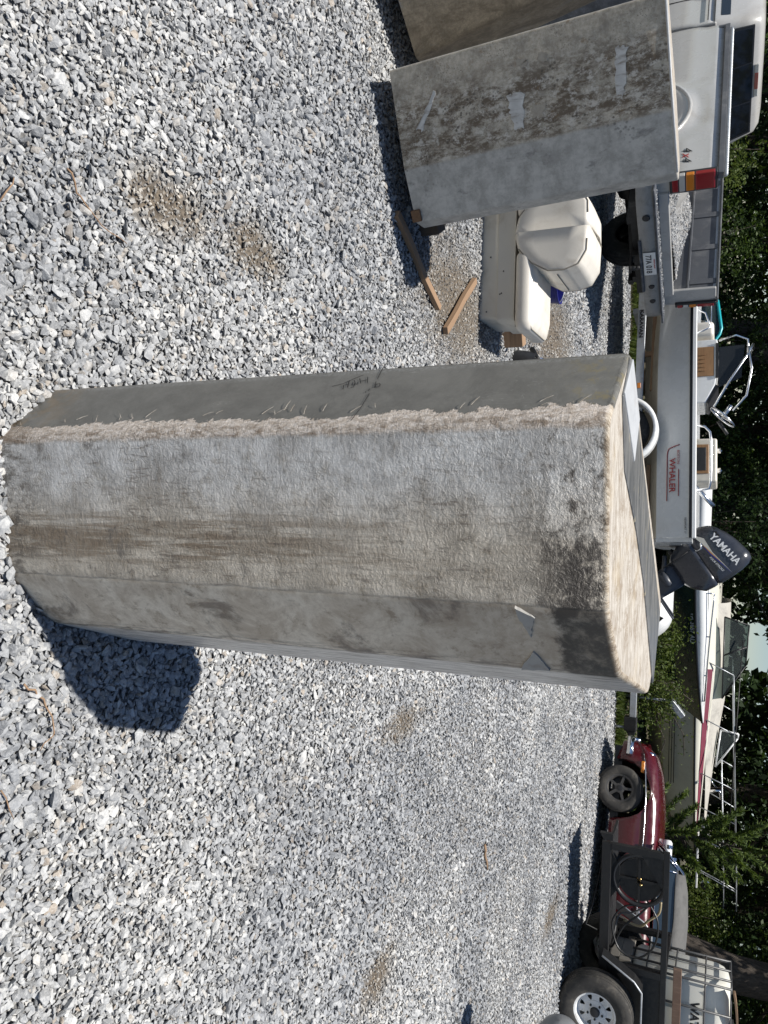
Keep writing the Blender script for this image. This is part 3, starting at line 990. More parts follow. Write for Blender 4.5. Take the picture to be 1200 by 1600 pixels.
# dark timbers that keep the leaning tanks off the gravel
M_TIMB = grime('dark_timber', (0.09, 0.065, 0.045), 0.85, var=0.3, scale=10)
for k_, (x, y, rz, lab) in enumerate(((-1.66, 3.66, 0.55, 'dark timber under the mildew-spotted tank'), (-2.48, 3.42, 1.0, 'dark timber under the brown-stained tank'))):
    tm = thing('timber_bearer', lab, 'timber', (x, y, 0.0), rz, 'timbers under the tanks')
    m = MB(); m.box((-0.22, -0.06, 0.0), (0.22, 0.06, 0.112)); m.build('beam', M_TIMB, tm, bevel=0.006)

# ------------------------------------------------------------------ shared materials
M_CREAM = grime('cream_vinyl', (0.70, 0.66, 0.59), 0.42, var=0.05, scale=5, dirt=(0.42, 0.35, 0.26), dirt_amt=0.45, bump=0.12, bsc=220)
M_CREAM_PL = grime('cream_plastic', (0.62, 0.58, 0.50), 0.45, var=0.06, scale=4, dirt=(0.34, 0.27, 0.18), dirt_amt=0.6, bump=0.08, bsc=90)
M_PIPING = grime('seat_piping', (0.30, 0.27, 0.22), 0.6, var=0.3, scale=40)
M_RUBBER = grime('tyre_rubber', (0.022, 0.022, 0.022), 0.85, var=0.35, scale=14, dirt=(0.09, 0.08, 0.07), dirt_amt=0.6, bump=0.3, bsc=90)
M_DUSTY_RUBBER = grime('dusty_rubber', (0.045, 0.042, 0.038), 0.9, var=0.35, scale=12, dirt=(0.13, 0.115, 0.095), dirt_amt=0.7)
M_BLACK = grime('black_steel', (0.008, 0.008, 0.0085), 0.5, var=0.4, scale=12, dirt=(0.035, 0.031, 0.027), dirt_amt=0.4, bump=0.1)
M_BLACKPL = grime('black_plastic', (0.02, 0.02, 0.022), 0.45, var=0.2, scale=20)
M_GALV = grime('galvanised_steel', (0.42, 0.44, 0.46), 0.45, 0.6, var=0.2, scale=14, dirt=(0.25, 0.22, 0.18), dirt_amt=0.5)
M_CHROME = NT('chrome', 0.12, 1.0).set('Base Color', (0.75, 0.76, 0.78)).m
M_ALU = NT('polished_tube', 0.22, 1.0).set('Base Color', (0.70, 0.71, 0.73)).m
M_BOATW = grime('white_gelcoat', (0.74, 0.745, 0.74), 0.25, var=0.03, scale=3, dirt=(0.55, 0.53, 0.48), dirt_amt=0.35, coat=0.3)
M_HULLW = grime('dull_white_hull', (0.60, 0.61, 0.60), 0.28, var=0.04, scale=2, dirt=(0.45, 0.43, 0.38), dirt_amt=0.35, coat=0.25)
M_BOTTOM = grime('tan_antifouling', (0.42, 0.38, 0.30), 0.7, var=0.12, scale=6, dirt=(0.24, 0.20, 0.15), dirt_amt=0.5)
M_NAVY = plain('black_rubrail', (0.012, 0.014, 0.018), 0.4)
M_TEAK = grime('teak', (0.30, 0.165, 0.075), 0.5, var=0.35, scale=10, streak=(1, 1, 8), dirt=(0.12, 0.06, 0.03), dirt_amt=0.5)
M_DGLASS = glassy('dark_glazing', (0.16, 0.17, 0.18), 0.03, 0.6)
M_GGLASS = glassy('greenish_glazing', (0.50, 0.56, 0.54), 0.03, 0.3)
M_WHEELW = grime('white_wheel', (0.72, 0.72, 0.71), 0.35, var=0.05, scale=10, dirt=(0.3, 0.24, 0.18), dirt_amt=0.5)
M_RED = plain('red_lettering', (0.35, 0.03, 0.03), 0.45)
M_WHITE = plain('white_lettering', (0.80, 0.80, 0.80), 0.45)
M_BLK = plain('black_lettering', (0.012, 0.012, 0.014), 0.5)
M_REDL = NT('red_lens', 0.12, coat=0.6).set('Base Color', (0.28, 0.012, 0.018)).m
M_AMBL = NT('amber_lens', 0.12, coat=0.6).set('Base Color', (0.62, 0.20, 0.02)).m
M_CLRL = NT('clear_lens', 0.15, coat=0.6).set('Base Color', (0.50, 0.49, 0.46)).m

# ------------------------------------------------------------------ back-to-back boat seat
st = thing('boat_lounger', 'cream vinyl back-to-back boat seat on a moulded base, sitting on gravel', 'seat', (-1.80, 5.02, 0), 0.03)
m = MB()
secs = []
for z, hx, y0, y1 in ((0.0, 0.515, -0.21, 0.22), (0.10, 0.52, -0.212, 0.222), (0.118, 0.522, -0.214, 0.224), (0.122, 0.535, -0.222, 0.23), (0.235, 0.54, -0.225, 0.232)):
    secs.append([(px, (y0 + y1) / 2 + py, z) for px, py in rrect(hx, (y1 - y0) / 2, 0.025, 4)])
m.loft(secs)
m.build('base', M_CREAM_PL, st, angle=30)


def cushion(x0, x1, y0, y1, z0, z1, r, name, tilt=0.0, bow=0.02):
    cx_, hx = (x0 + x1) / 2, (x1 - x0) / 2
    cyy, hy = (y0 + y1) / 2, (y1 - y0) / 2
    mm = MB()
    sc_ = []
    n = 9
    for i in range(n + 1):
        t = i / n
        z = z0 + (z1 - z0) * t
        a = min(1.0, t / 0.22) if t < 0.22 else (min(1.0, (1 - t) / 0.3) if t > 0.7 else 1.0)
        ins = r * (1 - math.sqrt(max(0, 1 - (1 - a) ** 2)))
        b = bow * math.sin(PI * t)
        sc_.append([(px + tilt * (z - z0), py, z + 0.012 * math.cos(2.5 * (px - cx_) / hx) * t) for px, py in rrect(hx - ins + b * .3, hy - ins + b, r, 6, cx_, cyy)])
    mm.loft(sc_)
    return mm.build(name, M_CREAM, st, smooth=True)


cr = cushion(0.11, 0.60, -0.25, 0.25, 0.235, 0.375, 0.055, 'seat_cushion')
cl = cushion(-0.60, -0.11, -0.25, 0.25, 0.235, 0.375, 0.055, 'seat_cushion')
for cc, x0, x1 in ((cr, 0.125, 0.585), (cl, -0.585, -0.125)):
    m = MB()
    pp = [(px, py, 0.345) for px, py in rrect((x1 - x0) / 2 + 0.01, 0.247, 0.06, 5, (x0 + x1) / 2, 0)]
    m.tube(pp, 0.0045, 6, closed=True)
    m.tube([(x1 - 0.1 if x0 > 0 else x0 + 0.1, -0.251, 0.25), (x1 if x0 > 0 else x0, -0.236, 0.25)], 0.003, 5)
    m.build('piping', M_PIPING, cc, smooth=True)


# the two backrests leaning apart from a common seam: side profile (x, z) swept across the depth
def back(sgn, name):
    prof = [(0.0, 0.225), (0.10, 0.25), (0.20, 0.34), (0.262, 0.45), (0.265, 0.56), (0.235, 0.65), (0.15, 0.70), (0.0, 0.705)]
    pr_ = []
    for i in range(len(prof) - 1):
        for t in (0, 0.25, 0.5, 0.75):
            pr_.append(((prof[i][0] * (1 - t) + prof[i + 1][0] * t), prof[i][1] * (1 - t) + prof[i + 1][1] * t))
    pr_.append(prof[-1])
    cxx, czz = 0.13, 0.47
    mm = MB()
    sc_ = []
    for y, s in ((-0.268, 0.45), (-0.270, 0.84), (-0.264, 0.92), (-0.245, 0.97), (-0.19, 1.0), (-0.1, 1.01), (0.1, 1.01), (0.19, 1.0), (0.245, 0.97), (0.264, 0.92), (0.270, 0.84), (0.268, 0.45)):
        sc_.append([(sgn * max(0.0, cxx + (px - cxx) * s) if px > 0.001 else 0.0, y, czz + (pz - czz) * s) for px, pz in pr_])
    mm.loft(sc_)
    o = mm.build(name, M_CREAM, st, smooth=True)
    m2 = MB()
    for yy in (-0.266, 0.266):
        m2.tube([(sgn * max(0.0, cxx + (px - cxx) * 0.94), yy * 0.985, czz + (pz - czz) * 0.94) for px, pz in pr_[4:-2]], 0.0045, 6)
    m2.tube([(sgn * (cxx + (0.265 - cxx) * 1.02), y, 0.50) for y in (-0.2, -0.1, 0, 0.1, 0.2)], 0.003, 5)
    m2.build('piping', M_PIPING, o, smooth=True)


back(1, 'backrest')
back(-1, 'backrest')
m = MB()
m.tube([(0, -0.253, 0.25), (0.004, -0.258, 0.45), (0, -0.25, 0.62), (0, -0.2, 0.702), (0, 0, 0.718), (0, 0.2, 0.702)], 0.006, 6)
m.build('centre_seam', M_PIPING, st, smooth=True)
m = MB()
for x, z in ((0.12, 0.07), (0.22, 0.16), (0.36, 0.15), (0.365, 0.14), (0.47, 0.05), (-0.2, 0.1)):
    m.lathe([(0.0, -0.003), (0.004, -0.003), (0.005, 0.0)], (x, -0.2145 if z < .12 else -0.2245, z), 'y', 8)
m.build('screw_heads', M_BLACKPL, st, kind='stuff')

# odds and ends around it
g = NT('grey_lumber', 0.8)
o = g.obj()
gr = g.noise(g.mp(o, (1.5, 40, 40)), 1, 6, 0.7)
c = g.mix(gr, (0.17, 0.10, 0.055), (0.38, 0.25, 0.155))
g.set('Base Color', c).set('Normal', g.bump(gr, 0.4, 0.004))
M_WOOD = g.m


def stick(name, p, q, wd, ht, label, grp=None):
    L = math.dist(p, q)
    a = math.atan2(q[1] - p[1], q[0] - p[0])
    mm = MB()
    n = 6
    mm.loft([[( -L / 2 + L * i / n, sy * wd / 2 * (1 + 0.06 * math.sin(i * 1.7)), ht / 2 + sz * ht / 2 + 0.003 * math.sin(i * 1.3)) for sy, sz in ((-1, -1), (1, -1), (1, 1), (-1, 1))] for i in range(n + 1)])
    o_ = mm.build(name, M_WOOD, None, bevel=0.003, bseg=1)
    o_.location = ((p[0] + q[0]) / 2, (p[1] + q[1]) / 2, 0.012)
    o_.rotation_euler = (0.1, 0, a)
    tag(o_, label, 'timber', grp)
    return o_


stick('wood_strip', (-1.43, 3.36), (-1.135, 3.98), 0.036, 0.03, 'longer weathered wood strip lying nearest the mildew-spotted tank', 'wood strips on the gravel')
stick('wood_strip', (-1.04, 4.11), (-1.47, 4.61), 0.045, 0.03, 'shorter weathered wood strip lying in front of the boat seat', 'wood strips on the gravel')
bl = thing('wood_block', 'sawn wood block on the gravel beside the boat seat cushion', 'timber', (-1.30, 5.44, 0), 0.4)
m = MB(); m.box((-0.07, -0.05, 0), (0.07, 0.05, 0.15)); m.build('block', M_WOOD, bl, bevel=0.005)
pu = thing('bilge_pump', 'small black pump with clamps behind the wood block', 'pump', (-1.16, 5.78, 0))
m = MB(); m.lathe([(0, 0), (0.11, 0), (0.115, 0.03), (0.1, 0.12), (0.085, 0.17), (0, 0.175)], n=24); m.build('body', M_BLACKPL, pu, angle=40)
m = MB(); m.tube([(-0.12, 0, 0.13), (-0.02, -0.05, 0.19), (0.08, -0.02, 0.21), (0.16, 0.02, 0.16)], 0.02, 10); m.build('hose', M_BLACK, pu, smooth=True)
for k in range(3):
    m = MB(); m.lathe([(0.03, -0.006), (0.036, -0.006), (0.036, 0.006), (0.03, 0.006)], (-0.03 + 0.06 * k, -0.04 + 0.02 * k, 0.195), 'x', 14); m.build('clamp', M_CHROME, pu)
bb = thing('bucket', 'small blue plastic bucket mostly behind the boat seat', 'bucket', (-1.80, 6.0, 0))
m = MB(); m.lathe([(0, 0), (0.10, 0), (0.125, 0.265), (0.132, 0.268), (0.132, 0.285), (0.12, 0.285), (0.10, 0.02), (0, 0.02)], n=28); m.build('pail', plain('blue_plastic', (0.012, 0.014, 0.16), 0.4), bb, angle=40)
m = MB(); m.tube(arc((0, 0, 0.26), 0.13, 0, PI, 12, 'xz', 0.06), 0.004, 6); m.build('handle', M_GALV, bb, smooth=True)


def twig(pts2, r, label):
    mm = MB()
    pp = []
    for i in range(len(pts2) - 1):
        for t in (0, 0.33, 0.66):
            x = pts2[i][0] * (1 - t) + pts2[i + 1][0] * t + random.uniform(-.006, .006)
            y = pts2[i][1] * (1 - t) + pts2[i + 1][1] * t + random.uniform(-.006, .006)
            pp.append((x, y, 0.024 + random.uniform(-.004, .006)))
    pp.append((*pts2[-1], 0.022))
    mm.tube(pp, [r * (1 - 0.6 * i / len(pp)) for i in range(len(pp))], 6)
    o_ = mm.build('twig', M_WOOD, None, smooth=True)
    tag(o_, label, 'twig')


twig([(-0.805, 1.38), (-0.763, 1.412), (-0.724, 1.456), (-0.698, 1.522), (-0.692, 1.588)], 0.0026, 'thin bent brown twig on gravel, left of the tall tank')
twig([(0.43, 1.30), (0.466, 1.345), (0.50, 1.372), (0.565, 1.40), (0.60, 1.36)], 0.003, 'thin curling root on gravel beside the tall tank\'s shadow')
twig([(0.66, 1.25), (0.74, 1.29)], 0.002, 'short reddish twig lying among pale stones')
twig([(2.345, 5.318), (2.45, 5.36), (2.563, 5.425)], 0.011, 'short thick stick lying alone in the open gravel')
twig([(-0.66, 1.20), (-0.72, 1.23)], 0.0025, 'tiny twig near the tall tank\'s left foot')


# ------------------------------------------------------------------ wheels
def wheel(parent, c, R, wdt, rimr, axis, rim_mat, style, tyre_mat=None, sgn=1):
    """axis 'y': outer face towards sgn*y. A tyre with a rim beneath it as a sub-part."""
    w_ = wdt / 2
    mm = MB()
    prof = [(rimr, -w_ * 0.85), (rimr + 0.02, -w_), (R * 0.86, -w_ * 1.04), (R * 0.965, -w_ * 0.9), (R, -w_ * 0.72), (R, w_ * 0.72), (R * 0.965, w_ * 0.9), (R * 0.86, w_ * 1.04), (rimr + 0.02, w_), (rimr, w_ * 0.85)]
    mm.lathe(prof, c, 'y', 40)
    for k in range(4):                                  # tread grooves as raised ribs
        h = (-0.5 + k / 3.0) * wdt * 0.6
        mm.lathe([(R * 0.995, h - 0.012), (R + 0.006, h - 0.010), (R + 0.006, h + 0.010), (R * 0.995, h + 0.012)], c, 'y', 40)
    ty = mm.build('tyre', tyre_mat or M_RUBBER, parent, angle=40)
    mm = MB()
    f = sgn * w_ * 0.8
    mm.lathe([(rimr + 0.012, f * 1.02), (rimr + 0.004, f * 1.08), (rimr - 0.02, f * 0.98), (rimr - 0.035, f * 0.55), (rimr - 0.04, -f)], c, 'y', 40)
    if style == 'spoke8':                               # eight-slot steel wheel
        ro, ri = rimr - 0.030, rimr * 0.50
        for k in range(8):
            a0 = 2 * PI * k / 8 - 0.22
            a1 = 2 * PI * k / 8 + 0.22
            pts_ = []
            for rr, aa in ((ri, 0.39), (ri + (ro - ri) * .5, 0.25), (ro, 0.27)):
                pts_.append((rr, aa))
            L_ = [(c[0] + r_ * math.cos(2 * PI * k / 8 + a_), c[1] + f * (0.62 - 0.15 * (r_ / rimr)), c[2] + r_ * math.sin(2 * PI * k / 8 + a_)) for r_, a_ in pts_]
            R_ = [(c[0] + r_ * math.cos(2 * PI * k / 8 - a_), c[1] + f * (0.62 - 0.15 * (r_ / rimr)), c[2] + r_ * math.sin(2 * PI * k / 8 - a_)) for r_, a_ in pts_]
            mm.grid([L_, R_])
        mm.lathe([(ri + 0.01, f * 0.5), (ri, f * 0.62), (ri * 0.5, f * 0.70), (ri * 0.42, f * 0.70)], c, 'y', 32)
        mm.lathe([(ro + 0.02, f * 0.45), (ro - 0.02, f * 0.52)], c, 'y', 32)
    elif style == 'rostyle':
        ro, ri = rimr - 0.02, rimr * 0.36
        for k in range(5):
            a = 2 * PI * k / 5 + 0.3
            d = Vector((math.cos(a), 0, math.sin(a)))
            s = Vector((-math.sin(a), 0, math.cos(a)))
            C_ = Vector(c) + Vector((0, f * 0.7, 0))
            M_ = Matrix((d, Vector((0, 1, 0)), s)).transposed()
            mm.obox(C_ + d * (ri + ro) / 2, (ro - ri + 0.02, 0.03, 0.035), M_)
        mm.lathe([(ri, f * 0.6), (ri, f * 0.85), (ri * 0.5, f * 0.95), (0, f * 0.95)], c, 'y', 28)
    else:
        mm.lathe([(rimr - 0.04, f * 0.4), (rimr * 0.7, f * 0.75), (rimr * 0.5, f * 0.6), (0, f * 0.62)], c, 'y', 32)
    rm = mm.build('rim', rim_mat, ty, angle=35)
    mm = MB()
    mm.lathe([(rimr * 0.24, f * 0.6), (rimr * 0.22, f * 0.95), (rimr * 0.15, f * 1.0), (0, f * 1.0)], c, 'y', 20)
    for k in range(5):
        a = 2 * PI * k / 5
        mm.lathe([(0.012, f * 0.6), (0.012, f * 0.8), (0, f * 0.82)], (c[0] + rimr * 0.36 * math.cos(a), c[1], c[2] + rimr * 0.36 * math.sin(a)), 'y', 6)
    mm.build('hub', M_BLACKPL if style != 'plain' else M_GALV, ty, angle=35)
    return ty


# ------------------------------------------------------------------ pickup truck (x forward, y to its left, origin under the tailgate)
TH = 2.633
M_TRUCK = grime('white_truck_paint', (0.43, 0.42, 0.40), 0.3, var=0.05, scale=2, dirt=(0.30, 0.27, 0.23), dirt_amt=0.5, coat=0.5)
M_TRGREY = grime('bed_grey', (0.10, 0.105, 0.115), 0.6, var=0.3, scale=5, dirt=(0.24, 0.235, 0.23), dirt_amt=0.6, bump=0.15)
tr = thing('pickup_truck', 'white four-wheel-drive pickup truck with gravel in its open bed', 'pickup truck', (-2.922, 8.683, 0), TH)
RT = 0.37
AX1, AX0 = 4.35, 1.02


def arch(x, ax, r, z0):
    d = abs(x - ax)
    return 0.40 + math.sqrt(max(0, r * r - d * d)) if d < r else z0


def side(sgn, x0, x1, ztop, zlow, hw, name, archx=None, mat=None, bulge=0.03, parent=None, n=40, rows_n=8, taper=0.0):
    mm = MB()
    xs_ = np.linspace(x0, x1, n)
    rr = []
    for j in range(rows_n + 1):
        t = j / rows_n
        row = []
        for x in xs_:
            zl = arch(x, archx, 0.46, zlow) if archx is not None else zlow
            z = zl + (ztop - zl) * t
            zz = (z - zlow) / (ztop - zlow)
            y = hw - bulge * (2 * zz - 0.9) ** 2 - (0.012 if 0.70 < zz < 0.76 else 0)
            if archx is not None:
                d = math.hypot(x - archx, z - 0.52)
                y += 0.045 * math.exp(-((d - 0.50) / 0.05) ** 2)
            row.append((x, sgn * y, z))
        rr.append(row)
    mm.grid(rr)
    return mm.build(name, mat or M_TRUCK, parent or tr, smooth=True, solid=0.03)


BL, BW = 2.45, 0.875
for s in (1, -1):
    bs = side(s, 0.02, BL, 1.355, 0.62, BW, 'bed_side', AX0)
    m = MB()                                            # plain capping strip, then a ribbed tube on top of it
    m.box((0.0, s * (BW - 0.085), 1.352), (BL - 0.02, s * (BW - 0.01), 1.405 if s > 0 else 1.372))
    m.build('rail_cap', M_TRGREY, bs, bevel=0.006)
    if s > 0:
        m = MB()
        m.tube([(-0.03, s * (BW - 0.03), 1.420), (BL - 0.1, s * (BW - 0.03), 1.420)], 0.019, 10)
        rb = m.build('side_rail', M_GALV, bs, smooth=True)
        m = MB()
        for k in range(90):
            x = -0.02 + k * (BL - 0.1) / 90
            m.lathe([(0.018, x), (0.0235, x + 0.005), (0.0235, x + 0.012), (0.018, x + 0.017)], (0, s * (BW - 0.03), 1.420), 'x', 10)
        m.build('rib', M_GALV, rb, smooth=True, kind='stuff')
    m = MB()
    m.box((0.02, s * 0.66, 0.64), (0.06, s * BW * 0.985, 1.35))
    m.build('rear_post', M_TRUCK, bs, bevel=0.012)
    # tail lamp: stacked lenses in a black frame
    tl = MB()
    ly = 0.695 if s > 0 else 0.835
    tl.box((-0.016, s * ly, 0.915), (0.06, s * 0.893, 1.352))
    fr = tl.build('tail_light', M_BLACKPL, tr, bevel=0.012)
    for z0, z1, mt in ((0.938, 0.998, M_REDL), (1.003, 1.06, M_CLRL), (1.066, 1.145, M_AMBL), (1.151, 1.33, M_REDL)):
        q = MB()
        q.box((-0.022, s * (ly + 0.015), z0), (0.03, s * 0.896, z1))
        q.build('lens', mt, fr, bevel=0.01)
# bed floor, bulkhead, wheel boxes, load
m = MB()
m.box((0.04, -0.84, 0.70), (BL, 0.84, 0.735))
m.build('bed_floor', M_TRGREY, tr)
m = MB()
m.box((BL - 0.05, -0.85, 0.735), (BL, 0.85, 1.355))
m.box((BL - 0.06, -0.80, 1.02), (BL - 0.05, 0.80, 1.05))
m.box((BL - 0.06, -0.80, 1.14), (BL - 0.05, 0.80, 1.16))
m.box((BL - 0.06, -0.80, 1.24), (BL - 0.05, 0.80, 1.26))
m.build('bulkhead', M_TRGREY, tr, bevel=0.01)
for s in (1, -1):
    m = MB()
    m.grid([[(x, s * y, 0.735 + 0.0 * x) for x, y in [(AX0 - 0.45, 0.85), (AX0 + 0.45, 0.85)]],
            [(AX0 - 0.4, s * 0.62, 0.735), (AX0 + 0.4, s * 0.62, 0.735)], [(AX0 - 0.28, s * 0.62, 0.93), (AX0 + 0.28, s * 0.62, 0.93)], [(AX0 - 0.28, s * 0.85, 0.95), (AX0 + 0.28, s * 0.85, 0.95)]])
    m.build('wheel_box', M_TRGREY, tr)
    m = MB()                                            # inner liner of bed side, with a ledge
    m.box((0.05, s * 0.815, 0.735), (BL - 0.06, s * 0.835, 1.35))
    m.box((0.05, s * 0.80, 1.03), (BL - 0.06, s * 0.815, 1.055))
    for k in range(4):
        m.box((0.25 + 0.55 * k, s * 0.802, 1.055), (0.33 + 0.55 * k, s * 0.815, 1.34))
    m.build('bed_liner', M_TRGREY, tr, bevel=0.006)
m = MB()
m.box((-0.01, -0.70, 0.80), (0.045, 0.70, 0.905))
m.box((-0.006, -0.70, 0.655), (0.03, 0.70, 0.798))
m.build('rear_sill', M_TRUCK, tr, bevel=0.012)

# bumper with step, plate, holes
bmp = MB()
secs = []
for y in np.linspace(-0.90, 0.90, 25):
    e = 0.09 * max(0, (abs(y) - 0.70) / 0.2) ** 2
    zlo = 0.60 if abs(y) > 0.36 else 0.60
    secs.append([(-0.20 + e, y, 0.61), (-0.205 + e, y, 0.70), (-0.19 + e, y, 0.775), (-0.165 + e, y, 0.785), (-0.02, y, 0.785), (-0.02, y, 0.765), (-0.155 + e, y, 0.765), (-0.17 + e, y, 0.61)])
bmp.loft(secs)
M_BUMP = grime('bumper_steel', (0.27, 0.27, 0.265), 0.45, 0.4, var=0.15, scale=8, dirt=(0.12, 0.11, 0.10), dirt_amt=0.6)
bump_o = bmp.build('bumper', M_BUMP, tr, smooth=True, bevel=0.006)
m = MB()
m.box((-0.215, -0.92, 0.778), (0.0, 0.92, 0.80))
m.box((-0.222, -0.40, 0.60), (-0.19, 0.32, 0.63))
m.build('step_pad', grime('step_rubber', (0.055, 0.062, 0.075), 0.7, var=0.3, scale=15, dirt=(0.3, 0.3, 0.3), dirt_amt=0.4), bump_o, bevel=0.008)
m = MB()
m.box((-0.217, -0.155, 0.64), (-0.211, 0.155, 0.765))
pl = m.build('number_plate', plain('plate_white', (0.66, 0.67, 0.66), 0.45), bump_o, bevel=0.002)
text('77A 018', 0.082, M_BLK, pl, 'plate_number', (-0.217, 0.0, 0.665), (0, -1, 0), (0, 0, 1), 0.0015, 'CENTER', 0.9, bold=0.001)
text('MARYLAND', 0.022, plain('plate_red', (0.4, 0.02, 0.02), 0.5), pl, 'plate_state', (-0.217, 0.0, 0.742), (0, -1, 0), (0, 0, 1), 0.0015, 'CENTER', 1.1)
m = MB()
for y in (-0.34, -0.56):
    m.lathe([(0, -0.211), (0.028, -0.211), (0.033, -0.2), ], (0, y, 0.70), 'x', 16)
m.lathe([(0.04, -0.211), (0.032, -0.22), (0, -0.222)], (0, 0.60, 0.70), 'x', 12)
m.build('bumper_hole', M_BLK, bump_o, kind='stuff')
m = MB()
m.box((-0.12, -0.05, 0.50), (0.25, 0.05, 0.60))
m.lathe([(0.0, 0.52), (0.03, 0.52), (0.03, 0.55), (0.022, 0.565), (0.028, 0.58), (0.02, 0.60), (0, 0.605)], (-0.25, 0, 0), 'z', 14)
m.box((-0.29, -0.04, 0.49), (-0.1, 0.04, 0.52))
m.build('tow_hitch', M_BLACK, tr, bevel=0.006)
m = MB()
m.box((0.0, -0.45, 0.48), (5.0, -0.37, 0.62))
m.box((0.0, 0.37, 0.48), (5.0, 0.45, 0.62))
m.box((-0.02, -0.60, 0.52), (0.06, 0.60, 0.60))
m.tube([(AX0, -0.72, 0.38), (AX0, 0.72, 0.38)], 0.05, 10)
m.lathe([(0, -0.13), (0.11, -0.1), (0.13, 0), (0.11, 0.1), (0, 0.13)], (AX0, 0.05, 0.38), 'y', 16)
m.tube([(0.05, -0.5, 0.45), (1.2, -0.55, 0.44), (3.0, -0.4, 0.42)], 0.035, 8)
m.build('chassis', M_BLACK, tr, angle=40)
for s in (1, -1):
    for ax in (AX0, AX1):
        wheel(tr, (ax, s * 0.72, RT), RT, 0.25, 0.19, 'y', M_WHEELW if ax > 3 else M_BLACK, 'plain', sgn=s)
# spare tyre slung under the tail
q = MB()
q.lathe([(0.19, 0.46), (0.33, 0.45), (0.35, 0.50), (0.35, 0.60), (0.33, 0.64), (0.19, 0.63)], (0.52, -0.12, 0), 'z', 32)
q.build('spare_tyre', M_RUBBER, tr, angle=40)


# cab: outline loft from sections along x (half width, heights)
def cab():
    x0 = 2.53
    mm = MB()
    n = 14
    body = []
    for i in range(n + 1):
        x = x0 + i * (5.15 - x0) / n
        belt = 1.26 if x < 3.9 else 1.22 - 0.11 * (x - 3.9) / 1.2
        body.append(x)
    lo = side(1, x0, 5.2, 1.25, 0.55, 0.86, 'cab_side', AX1)
    lo2 = side(-1, x0, 5.2, 1.25, 0.55, 0.86, 'cab_side', AX1)
    # greenhouse
    secs_ = []
    for z, xa, xb, hw in ((1.245, x0, 4.25, 0.845), (1.30, x0 + 0.005, 4.2, 0.835), (1.55, x0 + 0.08, 3.85, 0.76), (1.69, x0 + 0.12, 3.68, 0.725), (1.745, x0 + 0.2, 3.55, 0.67), (1.765, x0 + 0.35, 3.4, 0.55)):
        ring = []
        for px, py in rrect((xb - xa) / 2, hw, 0.10, 5, (xa + xb) / 2, 0):
            ring.append((px, py, z))
        secs_.append(ring)
    q = MB()
    q.loft(secs_)
    gh = q.build('cab_roof', M_TRUCK, tr, smooth=True, angle=50)
    # back window: black rubber surround, dark sliding panes
    def bp(y, z, d):
        t = (z - 1.30) / 0.25
        return (x0 + 0.005 + 0.075 * t - d, y, z)
    def slab(y0, y1, z0, z1, d, name, mt, th=0.02):
        q = MB()
        a = [bp(y0, z0, d), bp(y1, z0, d), bp(y1 * 0.93 if y1 > 0.5 or y1 < -0.5 else y1, z1, d), bp(y0 * 0.93 if abs(y0) > 0.5 else y0, z1, d)]
        b = [(p[0] + th, p[1], p[2]) for p in a]
        q.add(a + b, [(0, 1, 2, 3), (7, 6, 5, 4), (0, 4, 5, 1), (1, 5, 6, 2), (2, 6, 7, 3), (3, 7, 4, 0)])
        return q.build(name, mt, gh, bevel=0.008)
    rw = slab(-0.72, 0.72, 1.33, 1.655, 0.006, 'rear_window', M_BLACKPL)
    for y0, y1 in ((-0.69, -0.25), (-0.235, 0.235), (0.25, 0.69)):
        slab(y0, y1, 1.345, 1.64, 0.010, 'pane', NT('dark_pane', 0.04, spec=0.7).set('Base Color', (0.012, 0.013, 0.015)).m, 0.012)
    q = MB()
    q.box((x0 + 0.105, -0.20, 1.672), (x0 + 0.17, 0.20, 1.715))
    bl_ = q.build('brake_light', M_CLRL, gh, bevel=0.008)
    q = MB()
    q.box((x0 + 0.098, -0.10, 1.674), (x0 + 0.16, 0.10, 1.713))
    q.build('lens', M_REDL, bl_, bevel=0.004)
    q = MB()                                             # cab back panel
    q.box((x0 - 0.004, -0.845, 0.62), (x0 + 0.03, 0.845, 1.26))
    q.build('cab_back', M_TRUCK, tr, bevel=0.02)
    for s in (1, -1):
        # side windows and door seam
        def wp(x, z, d=0.004):
            t = (z - 1.30) / 0.25
            return (x, s * (0.835 - 0.085 * t + d), z)
        for xa, xb, xa2, xb2, nm in ((2.66, 3.02, 2.72, 3.02, 'quarter_window'), (3.09, 4.05, 3.09, 3.76, 'door_window')):
            q = MB()
            a = [wp(xa, 1.30), wp(xb, 1.30), wp(xb2, 1.56), wp(xa2, 1.56)]
            b = [(p[0], p[1] - s * 0.02, p[2]) for p in a]
            q.add(a + b, [(0, 1, 2, 3), (7, 6, 5, 4), (0, 4, 5, 1), (1, 5, 6, 2), (2, 6, 7, 3), (3, 7, 4, 0)])
            q.build(nm, NT('side_glass', 0.04, spec=0.7).set('Base Color', (0.014, 0.016, 0.017)).m, gh, bevel=0.006)
        q = MB()
        q.tube([(3.06, s * 0.862, 0.66), (3.06, s * 0.862, 1.25)], 0.005, 5)
        q.tube([(4.14, s * 0.858, 0.66), (4.14, s * 0.862, 1.25)], 0.005, 5)
        q.tube([(2.6, s * 0.852, 1.17), (4.2, s * 0.852, 1.17)], 0.006, 5)
        q.build('door_seam', M_BLK, tr, smooth=True)
        q = MB()
        q.box((3.14, s * 0.858, 1.10), (3.30, s * 0.88, 1.135))
        q.build('door_handle', M_BLACKPL, tr, bevel=0.008)
    # bonnet, screen, nose
    q = MB()
    q.loft([[(x, y * hw, z + 0.03 * (1 - y * y)) for y in np.linspace(-1, 1, 9)] for x, z, hw in ((4.15, 1.245, 0.84), (4.7, 1.17, 0.83), (5.1, 1.10, 0.81), (5.22, 1.04, 0.80), (5.26, 0.9, 0.80), (5.24, 0.6, 0.80))], closed=False, cap=False)
